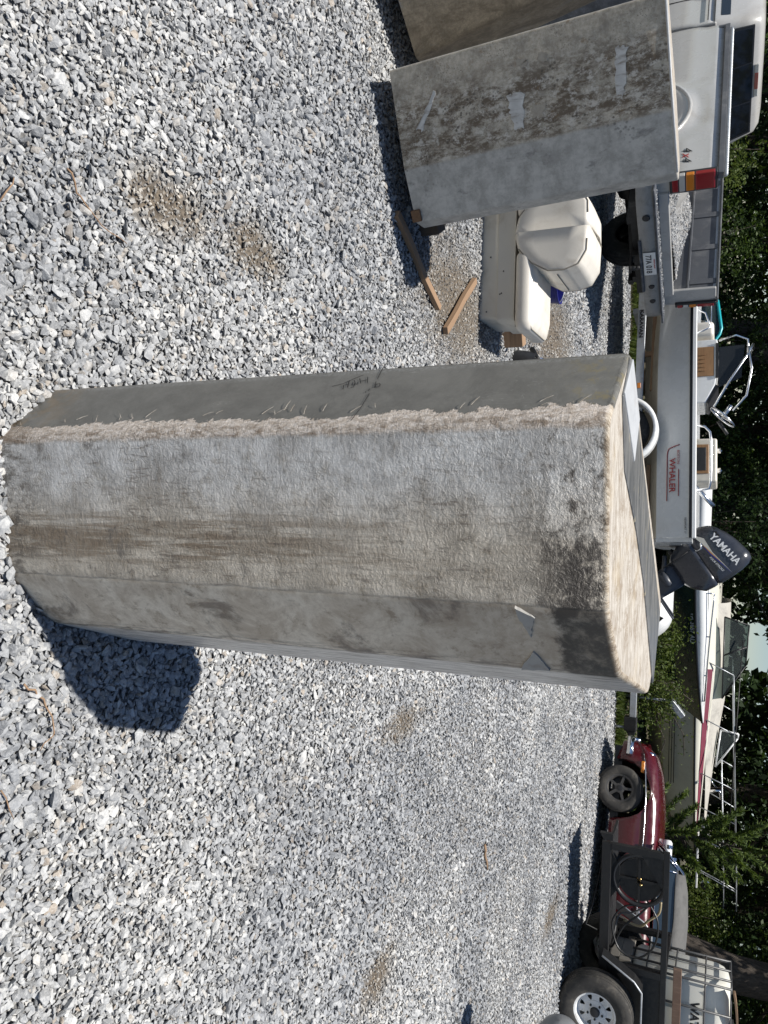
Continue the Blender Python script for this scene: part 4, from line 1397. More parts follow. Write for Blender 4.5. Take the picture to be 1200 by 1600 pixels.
    q.build('bonnet', M_TRUCK, tr, smooth=True)
    q = MB()
    a = [(4.19, -0.76, 1.30), (4.19, 0.76, 1.30), (3.74, 0.67, 1.63), (3.74, -0.67, 1.63)]
    q.add([(p[0] + 0.02, p[1], p[2]) for p in a] + [(p[0] - 0.02, p[1], p[2]) for p in a], [(0, 1, 2, 3), (7, 6, 5, 4), (0, 4, 5, 1), (1, 5, 6, 2), (2, 6, 7, 3), (3, 7, 4, 0)])
    q.build('windscreen', NT('screen_glass', 0.04, spec=0.7).set('Base Color', (0.014, 0.016, 0.017)).m, gh)
    for s in (1, -1):
        q = MB()
        q.box((5.20, s * 0.55, 0.86), (5.275, s * 0.79, 1.0))
        q.build('headlight', M_CLRL, tr, bevel=0.02)
    q = MB()
    q.box((5.24, -0.84, 0.56), (5.36, 0.84, 0.72))
    q.build('front_bumper', M_BUMP, tr, bevel=0.03)


cab()
# fuel flap, wheel-arch lip, badge on the near side
m = MB()
m.lathe([(0.0, 0.004), (0.085, 0.004), (0.09, 0.0)], (2.12, BW - 0.008, 0.95), 'y', 28)
m.build('fuel_flap', M_TRUCK, tr, angle=40)
m = MB()
m.lathe([(0.088, -0.002), (0.092, 0.001), (0.094, -0.002)], (2.12, BW - 0.007, 0.95), 'y', 28)
m.build('flap_seam', M_BLK, tr)
m = MB()
m.tube([(AX0 + 0.54 * math.cos(a), BW + 0.022, 0.53 + 0.53 * math.sin(a)) for a in np.linspace(0.25, PI - 0.25, 18)], 0.022, 8)
m.build('arch_lip', M_TRUCK, tr, smooth=True)
bx = 0.42
for ch, mt, dx in (('4', M_BLK, 0.0), ('x', M_RED, 0.082), ('4', M_BLK, 0.15)):
    text(ch, 0.13, mt, tr, 'badge_lettering', (bx - dx, BW - 0.002, 1.02), (-1, 0, 0), (0, 0, 1), 0.004, 'LEFT', 1.0, 0.25, bold=0.0)
# sand heaped among the stone
M_SAND = grime('grey_sand', (0.24, 0.235, 0.225), 0.95, var=0.15, scale=20, bump=0.5, bsc=150)
# heap of stone in the bed
def heap_z(x, y):
    return 0.93 - 0.03 * y - 0.03 + 0.22 * math.exp(-((y - 0.62) / 0.30) ** 2) * (1 - math.exp(-(x / 0.35) ** 2)) + 0.14 * math.exp(-((y + 0.28) / 0.25) ** 2 - ((x - 0.8) / 0.5) ** 2) - 0.10 * max(0, (x - 1.2)) - (0.05 if y < -0.55 else 0)


hp = MB()
rows_ = []
for i in range(25):
    x = 0.07 + i * 2.2 / 24
    row = []
    for j in range(25):
        y = -0.78 + 1.56 * j / 24
        z = heap_z(x, y) + random.uniform(0, 0.012)
        row.append((x, y, z))
    rows_.append(row)
hp.grid(rows_)
heap = hp.build('gravel_heap', M_DUST, None, smooth=True)
heap.location = tr.location; heap.rotation_euler = (0, 0, TH)
sd = MB()
sd.grid([[(1.05 + 0.58 * r_ * math.cos(a), 0.12 + 0.25 * r_ * math.sin(a), 0.90 + 0.20 * (1 - r_ ** 2)) for a in np.linspace(0, 2 * PI, 28)] for r_ in np.linspace(0.02, 1, 10)])
sand_o = sd.build('sand_mound', M_SAND, None, smooth=True)
sand_o.location = tr.location; sand_o.rotation_euler = (0, 0, TH)
tag(sand_o, 'smooth grey sand mound amid stones in the white truck bed', 'sand', kind='stuff')
tag(heap, 'heap of grey crushed stone lying in the white truck bed', 'gravel', kind='stuff')
pv, sv = [], []
for i in range(5200):
    x = random.uniform(0.06, 1.7); y = random.uniform(-0.78, 0.78)
    if ((y - 0.12) / 0.27) ** 2 + ((x - 1.05) / 0.62) ** 2 < 1 and random.random() < 0.97: continue
    z = heap_z(x, y) + 0.005
    pv.append((x, y, z)); sv.append(random.uniform(0.02, 0.045))
for i in range(500):                                     # crumbs left on the bumper step
    pv.append((random.uniform(-0.19, -0.03), random.uniform(-0.85, 0.85), 0.803)); sv.append(random.uniform(0.01, 0.026))
me = bpy.data.meshes.new('bed_stones')
me.from_pydata(pv, [], [])
a = me.attributes.new('sc', 'FLOAT', 'POINT'); a.data.foreach_set('value', np.array(sv, np.float32))
a = me.attributes.new('rt', 'FLOAT_VECTOR', 'POINT'); a.data.foreach_set('vector', rng.uniform(-1, 1, (len(pv), 3)).astype(np.float32).ravel() * 1.5)
bs_o = link('loose_stones', me)
bs_o.location = tr.location; bs_o.rotation_euler = (0, 0, TH)
tag(bs_o, 'loose stones on top of the heap and bumper of the white truck', 'gravel', kind='stuff')
bs_o.modifiers.new('scatter', 'NODES').node_group = md.node_group

# ------------------------------------------------------------------ centre-stage runabout on its trailer (x to the bow, y to port)
HB = PI - 0.10
PITCHB = 0.03
wb = thing('motorboat', 'white open motorboat with teak console doors, on a trailer behind the tall tank', 'boat', (0.30, 10.95, 0), 0, None, (0, PITCHB, HB))


def sheer(s): return 1.16 + 0.045 * max(0, s - 2.6) ** 2 * 0.5
def hb(s): return 0.80 * (1 - max(0, (s - 2.2) / 2.55) ** 2.4) + 0.03
def cb(s): return 0.70 * (1 - max(0, (s - 1.7) / 2.8) ** 2) if s < 4.5 else 0.02
def cz_(s): return 0.735 + 0.16 * max(0, (s - 2.0) / 2.5) ** 2
def kz(s): return 0.52 + 0.42 * max(0, (s - 2.9) / 1.8) ** 2
STN = np.linspace(0, 4.7, 28)
sec = []
low = []
for s in STN:
    sh, h, c_, zc, zk = sheer(s), hb(s), max(0.02, cb(s)), cz_(s), kz(s)
    c_ = min(c_, h)
    ring = []
    for t in np.linspace(0, 1, 6): ring.append((s, c_ + (h - c_) * (t ** 0.8), zc + (sh - zc) * t))
    sec.append(ring)
    low.append([(s, 0.0, zk), (s, c_ * 0.5, zk + (zc - zk) * 0.42), (s, c_ * 0.97, zc - 0.02), (s, c_, zc)])
m = MB()
m.grid(sec)
m.grid([[(p[0], -p[1], p[2]) for p in r] for r in sec])
hull = m.build('hull', M_HULLW, wb, smooth=True)
m = MB()
m.grid(low)
m.grid([[(p[0], -p[1], p[2]) for p in r] for r in low])
m.build('bottom', M_BOTTOM, wb, angle=30)
m = MB()
m.add([(0, -0.70, 0.735), (0, 0, 0.52), (0, 0.70, 0.735), (0, 0.80, 1.16), (0, 0.45, 1.16), (0, 0.40, 1.02), (0, -0.40, 1.02), (0, -0.45, 1.16), (0, -0.80, 1.16)], [list(range(9))])
m.build('transom', M_HULLW, wb, solid=0.05)
for s_, nm, z0, z1, o0, mt in ((1, 'rub_rail', -0.035, 0.0, 0.012, M_NAVY), (-1, 'rub_rail', -0.035, 0.0, 0.012, M_NAVY), (1, 'gunwale', 0.0, 0.045, 0.02, M_BOATW), (-1, 'gunwale', 0.0, 0.045, 0.02, M_BOATW)):
    m = MB()
    sc_ = []
    for s in np.linspace(0.0, 4.72, 34):
        y, z = hb(min(s, 4.7)), sheer(s)
        iw = 0.13 if mt is M_BOATW else 0.02
        sc_.append([(s, s_ * (y + o0), z + z0), (s, s_ * (y + o0), z + z1 - 0.008), (s, s_ * (y + o0 - 0.012), z + z1), (s, s_ * max(0.0, y - iw), z + z1), (s, s_ * max(0.0, y - iw), z + z0)])
    m.loft(sc_)
    m.build(nm, mt, wb, angle=40)
m = MB()
m.grid([[(s, y, 0.80) for y in np.linspace(-1, 1, 5) * max(0.03, cb(s) * 0.97)] for s in np.linspace(0.02, 4.3, 14)])
m.build('deck', M_BOATW, wb)
# logo on the port side
L_o = Vector((1.18, 0.773, 0.99)); lx = (-1, 0, 0.0); lu = (0, 0.21, 0.977)
def side_y(z): return 0.70 + 0.13 * ((z - 0.735) / 0.425) ** 0.8
text('WHALER', 0.105, M_RED, wb, 'lettering', (1.00, side_y(0.90), 0.895), lx, lu, 0.020, 'LEFT', 1.02, bold=0.0015)
text('BOSTON', 0.042, M_RED, wb, 'lettering', (1.10, side_y(0.99), 0.985), lx, lu, 0.016, 'LEFT', 1.05)
text('NEWPORT 17', 0.034, M_BLK, wb, 'lettering', (0.25, side_y(1.07), 1.075), lx, lu, 0.016, 'LEFT', 0.95)
m = MB()
def lp(x, z): return (x, side_y(z) + 0.012, z)
m.tube([lp(1.17, 1.01)] + [lp(1.17 - 0.06 * t, 1.01 - 0.135 * math.sin(t * PI / 2)) for t in (0.3, 0.6, 0.8)] + [lp(1.10 - 0.05 * t, 0.872 - 0.01 * t) for t in (0, 1)] + [lp(0.46, 0.862)], 0.006, 5)
m.tube([lp(0.86, 1.0), lp(0.52, 1.0)], 0.005, 5)
m.build('stripe', M_RED, wb, smooth=True)

# consoles, screen, wheel, rails
con = MB()
con.prism([(2.62, 0.80), (2.62, 1.44), (2.42, 1.46), (2.02, 1.42), (1.78, 1.30), (1.78, 0.80)], 'y', -0.25, 0.42)
cobj = con.build('console', M_BOATW, wb, bevel=0.02)
m = MB(); m.box((2.13, 0.418, 1.0), (2.52, 0.432, 1.40)); tk_d = m.build('teak_door', M_TEAK, cobj, bevel=0.006)
for k in range(5):
    m = MB(); m.box((2.20 + 0.052 * k, 0.43, 1.10), (2.235 + 0.052 * k, 0.442, 1.29)); m.build('slat', M_TEAK, tk_d)
m = MB(); m.box((2.10, 0.42, 1.42), (2.56, 0.436, 1.455)); m.build('hinge_strip', M_BLACKPL, cobj)
m = MB(); m.prism([(2.02, 1.425), (1.79, 1.305), (1.77, 1.335), (2.0, 1.455)], 'y', -0.24, 0.40); m.build('dashboard', M_BLACKPL, cobj, bevel=0.004)
m = MB()
a = [(2.50, 0.41, 1.46), (1.98, 0.41, 1.45), (2.10, 0.38, 1.72), (2.52, 0.38, 1.76)]
m.add(a + [(p[0], p[1] - 0.012, p[2]) for p in a], [(0, 1, 2, 3), (7, 6, 5, 4), (0, 4, 5, 1), (1, 5, 6, 2), (2, 6, 7, 3), (3, 7, 4, 0)])
a = [(2.50, 0.40, 1.46), (2.52, 0.37, 1.76), (2.52, -0.24, 1.76), (2.50, -0.24, 1.46)]
m.add(a + [(p[0] + 0.012, p[1], p[2]) for p in a], [(0, 1, 2, 3), (7, 6, 5, 4), (0, 4, 5, 1), (1, 5, 6, 2), (2, 6, 7, 3), (3, 7, 4, 0)])
m.build('windscreen', M_DGLASS, cobj)
m = MB(); m.tube([(1.72, 0.43, 1.40), (2.05, 0.42, 1.58), (2.40, 0.40, 1.80), (2.55, 0.30, 1.86), (2.58, 0, 1.87), (2.55, -0.22, 1.84)], 0.016, 8)
m.tube([(2.50, 0.40, 1.80), (2.20, 0.41, 1.84), (1.85, 0.42, 1.78), (1.66, 0.43, 1.62)], 0.014, 8)
m.tube([(2.60, 0.40, 1.46), (2.66, 0.38, 1.66), (2.60, 0.36, 1.80), (2.42, 0.38, 1.80)], 0.013, 8)
m.build('grab_rail', M_ALU, cobj, smooth=True)
sw = MB()
Mw = Euler((0, -0.75, 0)).to_matrix()
cw = Vector((1.66, 0.10, 1.50))
sw.tube([cw + Mw @ Vector((0.19 * math.cos(a) * 0, 0.19 * math.sin(a), 0.19 * math.cos(a))) for a in np.linspace(0, 2 * PI, 28, endpoint=False)], 0.014, 8, closed=True)
for k in range(3):
    a = 2 * PI * k / 3 + 0.5
    sw.tube([cw, cw + Mw @ Vector((0, 0.18 * math.sin(a), 0.18 * math.cos(a)))], 0.009, 6)
sw.tube([cw, cw + Mw @ Vector((0.18, 0, -0.02))], 0.03, 8)
sw.build('steering_wheel', M_ALU, wb, smooth=True)
m = MB(); m.tube([(1.60, 0.12, 1.45), (1.42, 0.12, 1.56)], 0.022, 8); m.build('throttle_lever', M_BLACKPL, wb, smooth=True)
# cream seat with vinyl bolster ahead of the console
m = MB(); m.box((2.66, -0.35, 0.82), (2.86, 0.45, 1.40)); m.build('bolster', M_CREAM, wb, bevel=0.05, bseg=4)
# leaning post with teak box
ps = MB(); ps.box((0.75, -0.3, 0.82), (1.32, 0.4, 1.44)); po = ps.build('cooler_seat', M_CREAM_PL, wb, bevel=0.03, bseg=3)
m = MB(); m.box((0.86, 0.395, 1.14), (1.24, 0.412, 1.34)); m.build('teak_panel', M_TEAK, po, bevel=0.006)
m = MB(); m.box((0.90, 0.405, 1.17), (1.20, 0.418, 1.31)); m.build('recess', M_BLACKPL, po, bevel=0.004)
for xx in (0.92, 1.18):
    m = MB(); m.lathe([(0, 1.44), (0.03, 1.44), (0.035, 1.48), (0, 1.50)], (xx, 0.25, 0), 'z', 12); m.build('rod_holder', M_CHROME, po, angle=40)
m = MB()
m.tube([(1.42, 0.73, 1.20), (1.40, 0.73, 1.30), (1.33, 0.73, 1.36), (1.2, 0.73, 1.375), (0.72, 0.73, 1.37), (0.62, 0.73, 1.35), (0.60, 0.73, 1.20)], 0.016, 8)
m.build('side_rail', M_ALU, wb, smooth=True)
m = MB(); m.tube([(0.66, 0.70, 1.18), (0.42, 0.60, 1.40)], 0.028, 10); m.build('rod_holder_tube', M_ALU, wb, smooth=True)
m = MB(); m.tube([(2.95, 0.66, 1.2), (2.90, 0.64, 1.3), (2.7, 0.66, 1.36), (2.62, 0.7, 1.2)], 0.012, 8); m.build('bow_rail', M_ALU, wb, smooth=True)

# its trailer
tb = thing('boat_trailer', 'galvanised boat trailer carrying the white open motorboat', 'trailer', (0.30, 10.95, 0), HB)
for s in (1, -1):
    m = MB()
    m.box((-0.05, s * 0.72 - 0.03, 0.40), (3.3, s * 0.72 + 0.03, 0.50))
    fr = m.build('frame_rail', M_GALV, tb, bevel=0.006)
    m = MB(); m.bar((3.25, s * 0.72, 0.44), (4.9, s * 0.06, 0.44), 0.06, 0.09); m.build('tongue_arm', M_GALV, tb)
    for xx in (0.5, 2.5):
        m = MB(); m.box((xx - 0.5, s * 0.42 - 0.04, 0.56), (xx + 0.5, s * 0.42 + 0.04, 0.61)); m.box((xx - 0.03, s * 0.42 - 0.03, 0.40), (xx + 0.03, s * 0.42 + 0.03, 0.56)); m.build('bunk', M_WOOD, tb)
    wheel(tb, (1.34, s * 1.0, 0.31), 0.31, 0.19, 0.17, 'y', M_GALV, 'plain', sgn=s)
    m = MB()
    prof = [(s * 0.88, 0.0), (s * 0.90, 0.05), (s * 1.12, 0.05), (s * 1.14, 0.0)]
    rows_ = []
    for a in np.linspace(0.0, PI, 20):
        rr_ = []
        for k_, (y, dz) in enumerate(prof):
            r = 0.345 + dz
            fl = 1.0
            rr_.append((1.34 + r * math.cos(a) * 1.05, y, 0.34 + r * math.sin(a)))
        rows_.append(rr_)
    m.grid(rows_)
    m.build('fender', M_BOATW, tb, smooth=True, solid=0.012)
for xx in (0.2, 1.34, 3.0):
    m = MB(); m.box((xx - 0.03, -0.72, 0.33), (xx + 0.03, 0.72, 0.40)); m.build('crossmember', M_GALV, tb)
text('KARAVAN', 0.065, M_BLK, tb, 'lettering', (3.0, 0.752, 0.427), (-1, 0, 0), (0, 0, 1), 0.002, 'LEFT', 1.25, bold=0.003)
m = MB(); m.box((1.95, 0.75, 0.43), (2.02, 0.765, 0.47)); m.build('marker_light', M_AMBL, tb, bevel=0.004)
m = MB(); m.tube([(4.6, 0.0, 0.0), (4.6, 0.0, 0.7)], 0.03, 8); m.lathe([(0.0, -0.03), (0.09, -0.03), (0.09, 0.03), (0, 0.03)], (4.6, 0.09, 0.09), 'y', 16); m.build('jockey_wheel', M_GALV, tb, angle=40)

# ------------------------------------------------------------------ tilted outboard motor on the transom
M_COWL = grime('charcoal_cowl', (0.028, 0.031, 0.040), 0.3, var=0.08, scale=3, dirt=(0.07, 0.07, 0.075), dirt_amt=0.3, coat=0.4)
M_LEG = grime('charcoal_leg', (0.045, 0.05, 0.062), 0.4, var=0.15, scale=6, dirt=(0.1, 0.1, 0.1), dirt_amt=0.3)
ob = thing('outboard_motor', 'charcoal outboard motor tilted up on the white motorboat\'s stern', 'outboard motor', (0.30, 10.95, 0), HB)
TI = math.radians(35)
Mt = Matrix.Rotation(TI, 3, 'Y')
OC = Vector((-0.16, 0.0, 1.25))


def om(p): return OC + Mt @ Vector(p)


def olof(secs_, name, mat, parent=ob, **kw):
    q = MB(om)
    q.loft(secs_)
    return q.build(name, mat, parent, **kw)


def osec(z, x0, x1, hy, r, slope=0.0, n=7):
    hx = (x1 - x0) / 2
    return [(px, py, z + slope * px) for px, py in rrect(hx, hy, min(r, hx * .95, hy * .95), n, (x0 + x1) / 2, 0)]


cowl = olof([osec(0.005, -0.40, 0.36, 0.215, 0.16), osec(0.06, -0.405, 0.365, 0.225, 0.17), osec(0.20, -0.40, 0.35, 0.225, 0.17), osec(0.32, -0.385, 0.31, 0.21, 0.16, -0.05),
             osec(0.40, -0.36, 0.24, 0.19, 0.15, -0.12), osec(0.455, -0.32, 0.14, 0.155, 0.13, -0.18), osec(0.482, -0.25, 0.04, 0.10, 0.09, -0.2), osec(0.488, -0.18, -0.04, 0.04, 0.035, -0.2)], 'cowl', M_COWL, smooth=True)
olof([osec(-0.012, -0.385, 0.345, 0.205, 0.15), osec(0.008, -0.385, 0.345, 0.205, 0.15)], 'cowl_seam', M_BLK, smooth=False)
olof([osec(-0.36, -0.20, 0.16, 0.10, 0.08), osec(-0.30, -0.30, 0.22, 0.14, 0.10), osec(-0.18, -0.40, 0.28, 0.185, 0.13), osec(-0.06, -0.405, 0.345, 0.212, 0.16), osec(-0.010, -0.40, 0.355, 0.214, 0.16)], 'lower_cowl', M_COWL, smooth=True)
olof([osec(-0.98, -0.17, 0.10, 0.035, 0.03), osec(-0.72, -0.20, 0.12, 0.05, 0.045), osec(-0.55, -0.20, 0.13, 0.085, 0.07), osec(-0.33, -0.19, 0.15, 0.095, 0.08)], 'leg', M_LEG, smooth=True)
q = MB(om)
q.prism([(-0.50, -0.10), (-0.44, -0.145), (-0.1, -0.13), (0.12, -0.04), (0.12, 0.04), (-0.1, 0.13), (-0.44, 0.145), (-0.50, 0.10)], 'z', -0.735, -0.715)
q.prism([(-0.47, -0.03), (-0.2, -0.03), (-0.2, 0.03), (-0.47, 0.03)], 'z', -0.715, -0.69)
q.build('cavitation_plate', M_LEG, ob, bevel=0.006)
q = MB(om)
q.lathe([(0, 0.24), (0.03, 0.20), (0.058, 0.08), (0.062, -0.1), (0.05, -0.28), (0, -0.29)], (-0.05, 0, -1.0), 'x', 20)
q.prism([(-0.15, -1.05), (0.06, -1.05), (-0.02, -1.24), (-0.10, -1.24)], 'y', -0.012, 0.012)
q.build('gearcase', M_LEG, ob, angle=40)
q = MB(om)
for k in range(3):
    a0 = 2 * PI * k / 3
    rows_ = []
    for r in (0.05, 0.10, 0.15, 0.175):
        wd_ = 0.55 if r < 0.16 else 0.3
        rows_.append([(-0.40 + 0.05 * (t - 0.5) * 2 * (0.18 / (r + 0.1)), r * math.cos(a0 + wd_ * (t - 0.5) * 2), -1.0 + r * math.sin(a0 + wd_ * (t - 0.5) * 2)) for t in (0, 0.5, 1)])
    q.grid(rows_)
q.lathe([(0.05, -0.33), (0.055, -0.40), (0.045, -0.47), (0, -0.47)], (0, 0, -1.0), 'x', 16)
q.build('propeller', M_BLACK, ob, smooth=True, solid=0.008)
q = MB()
q.box((-0.03, -0.16, 0.86), (0.04, 0.16, 1.22)); q.box((-0.14, -0.13, 0.95), (-0.03, -0.09, 1.25)); q.box((-0.14, 0.09, 0.95), (-0.03, 0.13, 1.25))
q.tube([(-0.1, -0.17, 1.18), (-0.1, 0.17, 1.18)], 0.04, 12)
q.tube([(-0.08, 0.0, 0.86), (-0.26, 0.0, 1.02)], 0.04, 10)
q.build('mount_bracket', M_BLACK, ob, bevel=0.008)
q = MB(om); q.lathe([(0.0, -0.10), (0.045, -0.08), (0.055, 0.02), (0.04, 0.10), (0, 0.11)], (-0.02, 0.12, -0.52), 'x', 16); q.tube([(0.06, 0.10, -0.5), (0.25, 0.10, -0.36)], 0.03, 8); q.build('mount_cap', M_LEG, ob, smooth=True)
q = MB()
q.tube([(0.05, 0.12, 1.22), (-0.02, 0.20, 1.30), (-0.10, 0.16, 1.24), (-0.2, 0.12, 1.2)], 0.012, 6)
q.tube([(0.02, 0.05, 1.2), (0.0, 0.16, 1.34), (-0.06, 0.15, 1.40), (-0.12, 0.1, 1.34)], 0.014, 6)
q.tube([(-0.04, 0.2, 1.16), (-0.2, 0.22, 0.98), (-0.33, 0.16, 0.80)], 0.007, 6)
q.build('control_cables', M_BLACK, ob, smooth=True)
q = MB(); q.tube([(0.06, 0.20, 1.24), (-0.05, 0.24, 1.26), (-0.09, 0.2, 1.2), (-0.02, 0.18, 1.14)], 0.014, 8); q.build('steering_ram', M_CHROME, ob, smooth=True)
tx = Mt @ Vector((-1, 0, 0)); tu = Mt @ Vector((0, 0, 1))
tdir = Mt @ Vector((-1, 0, 0.16))
text('YAMAHA', 0.125, M_WHITE, cowl, 'lettering', om((0.16, 0.222, 0.225)), tdir, tu, 0.008, 'LEFT', 0.92, bold=0.003)
text('FOUR STROKE', 0.036, M_WHITE, cowl, 'lettering', om((-0.06, 0.225, 0.085)), tdir, tu, 0.008, 'LEFT', 1.0, shear=0.3)
for pts_, mt in (([(0.30, 0.06), (0.18, 0.165), (-0.02, 0.155), (-0.36, 0.21), (-0.02, 0.135), (0.12, 0.11)], plain('stripe_silver', (0.45, 0.44, 0.40), 0.35)),
                 ([(0.10, 0.10), (-0.02, 0.133), (-0.36, 0.203), (-0.04, 0.115)], plain('stripe_blue', (0.02, 0.03, 0.22), 0.35)), ([(0.12, 0.108), (0.0, 0.139), (-0.2, 0.176), (-0.02, 0.128)], plain('stripe_tan', (0.5, 0.25, 0.08), 0.35))):
    q = MB(om)
    off = 0.230 if mt.name == 'stripe_silver' else 0.2315 if mt.name == 'stripe_blue' else 0.233
    q.add([(a, off, b) for a, b in pts_], [list(range(len(pts_)))])
    q.add([(a, off - 0.012, b) for a, b in pts_], [list(range(len(pts_)))])
    q.build('stripe', mt, cowl)
for k in range(3):
    q = MB(om); q.box((0.20 - 0.045 * k, 0.205, 0.325), (0.232 - 0.045 * k, 0.222, 0.345)); q.build('air_slot', M_BLK, cowl)

# ------------------------------------------------------------------ hull builder for the boats behind
def runabout(root, L, B, zs, zc, zk, hull_mat, bot_mat, deck_mat, rub_mat, rise=0.14, crown=0.12, stem=0.75):
    S_ = np.linspace(0, 1, 26)
    H = lambda t: B / 2 * (1 - max(0, (t - 0.42) / 0.58) ** 2.3) + 0.012
    Z = lambda t: zs + rise * max(0, (t - 0.35) / 0.65) ** 1.6
    C = lambda t: B / 2 * 0.86 * max(0.012, 1 - max(0, (t - 0.3) / 0.66) ** 2)
    up, lo, dk = [], [], []
    for t in S_:
        x = t * L
        h, z, c_ = H(t), Z(t), min(C(t), H(t))
        zc2 = zc + (z - zc) * 0.45 * max(0, (t - 0.45) / 0.55) ** 2
        zk2 = zk + (zc2 - zk) * max(0, (t - 0.55) / 0.45) ** 2
        xk = x - stem * max(0, (t - 0.75) / 0.25) ** 2 * 0.55
        xc = x - stem * max(0, (t - 0.75) / 0.25) ** 2 * 0.35
        up.append([(xc + (x - xc) * k, c_ + (h - c_) * k ** 0.7, zc2 + (z - zc2) * k) for k in np.linspace(0, 1, 6)])
        lo.append([(xk, 0.0, zk2), (xc, c_, zc2)])
        dk.append([(x, h * k, z + crown * (1 - k * k) ** 0.7 * min(1, (1 - t) * 5 + 0.08)) for k in np.linspace(-1, 1, 9)])
    def both(rows):
        q = MB(); q.grid(rows); q.grid([[(p[0], -p[1], p[2]) for p in r] for r in rows]); return q
    hl = both(up).build('hull', hull_mat, root, smooth=True)
    both(lo).build('bottom', bot_mat, root, angle=30)
    q = MB(); t0 = up[0]; q.add(t0 + [(p[0], -p[1], p[2]) for p in t0[::-1]] + [lo[0][0]], [list(range(13))]); q.build('transom', hull_mat, root, solid=0.04)
    for s in (1, -1):
        q = MB(); q.tube([(t * L, s * (H(t) + 0.01), Z(t)) for t in S_], 0.022, 6); q.build('rub_rail', rub_mat, root, smooth=True)
    return hl, H, Z, dk, up


M_DKGREEN = grime('dark_green_hull', (0.010, 0.022, 0.022), 0.2, var=0.2, scale=2, coat=0.5)
# dark green boat, bow to the right
gb = thing('motorboat', 'dark green motorboat with white deck, leafy bush in front of its bow', 'boat', (-1.35, 14.75, 0), 0.19)
hl, H, Z, dk, up = runabout(gb, 5.2, 2.1, 1.10, 0.62, 0.35, M_DKGREEN, M_DKGREEN, M_BOATW, M_NAVY, rise=0.16)
q = MB()
q.grid([[(p[0], p[1] * 1.0, p[2] + 0.02) for p in r] for r in dk[8:]])
q.build('foredeck', M_BOATW, gb, smooth=True)
q = MB()
capr = []
for t in np.linspace(0, 1, 26):
    h, z = H(t), Z(t)
    fall = 0.20 * min(1, (1 - t) * 2.2 + 0.12)
    capr.append([(t * 5.2, -(h + 0.012), z), (t * 5.2, -(h - 0.02 * 1), z + fall * 0.7), (t * 5.2, -max(0, h - 0.12), z + fall), (t * 5.2, -max(0, h - 0.22), z + fall - 0.02)])
q.grid(capr)
q.grid([[(p[0], -p[1], p[2]) for p in r] for r in capr])
q.build('white_gunwale', M_BOATW, gb, smooth=True, solid=0.01)
gx, gz = 4.3, 1.115
text('VA 3687 AU', 0.115, plain('number_silver', (0.32, 0.33, 0.32), 0.5), gb, 'lettering', (2.75, -(H(0.56) * 0.985), 1.045), (1, 0.095, 0.0), (0, -0.10, 1), 0.012, 'LEFT', 0.95, bold=0.002)
q = MB(); q.tube([(2.4 + 0.2 * i, -(H(0.46 + 0.0385 * i) * 0.93), Z(0.46 + 0.0385 * i) + 0.30 - 0.02 * i) for i in range(12)], 0.013, 6)
for i in (0, 4, 8, 11):
    q.tube([(2.4 + 0.2 * i, -(H(0.46 + 0.0385 * i) * 0.93), Z(0.46 + 0.0385 * i) + 0.30 - 0.02 * i), (2.4 + 0.2 * i, -(H(0.46 + 0.0385 * i) * 0.93), Z(0.46 + 0.0385 * i) + 0.05)], 0.011, 6)
q.build('bow_rail', M_ALU, gb, smooth=True)
q = MB()
a = [(1.55, -0.95, 1.30), (2.15, -0.85, 1.32), (2.0, -0.80, 1.52), (1.50, -0.88, 1.60)]
q.add(a + [(p[0], p[1] + 0.015, p[2]) for p in a], [(0, 1, 2, 3), (7, 6, 5, 4), (0, 4, 5, 1), (1, 5, 6, 2), (2, 6, 7, 3), (3, 7, 4, 0)])
a = [(2.15, -0.85, 1.32), (2.45, 0.0, 1.34), (2.25, 0.0, 1.55), (2.0, -0.80, 1.54)]
q.add(a + [(p[0] - 0.015, p[1], p[2]) for p in a], [(0, 1, 2, 3), (7, 6, 5, 4), (0, 4, 5, 1), (1, 5, 6, 2), (2, 6, 7, 3), (3, 7, 4, 0)])
wsg = q.build('windscreen', M_GGLASS, gb)
q = MB(); q.tube([(1.50, -0.88, 1.60), (2.0, -0.80, 1.53), (2.25, 0, 1.56), (2.0, 0.8, 1.53)], 0.014, 6); q.tube([(2.15, -0.85, 1.32), (2.0, -0.80, 1.53)], 0.014, 6); q.build('frame', M_ALU, wsg, smooth=True)
q = MB(); q.box((0.3, -0.7, 0.9), (1.0, 0.7, 1.25)); q.build('engine_hatch', M_BOATW, gb, bevel=0.03)
for s in (-1, 1):
    q = MB(); q.box((0.8, s * 0.5 - 0.05, 0.0), (1.1, s * 0.5 + 0.05, 0.55)); q.build('cradle', M_WOOD, gb)
    q = MB(); q.box((3.2, s * 0.4 - 0.05, 0.0), (3.5, s * 0.4 + 0.05, 0.52)); q.build('cradle', M_WOOD, gb)

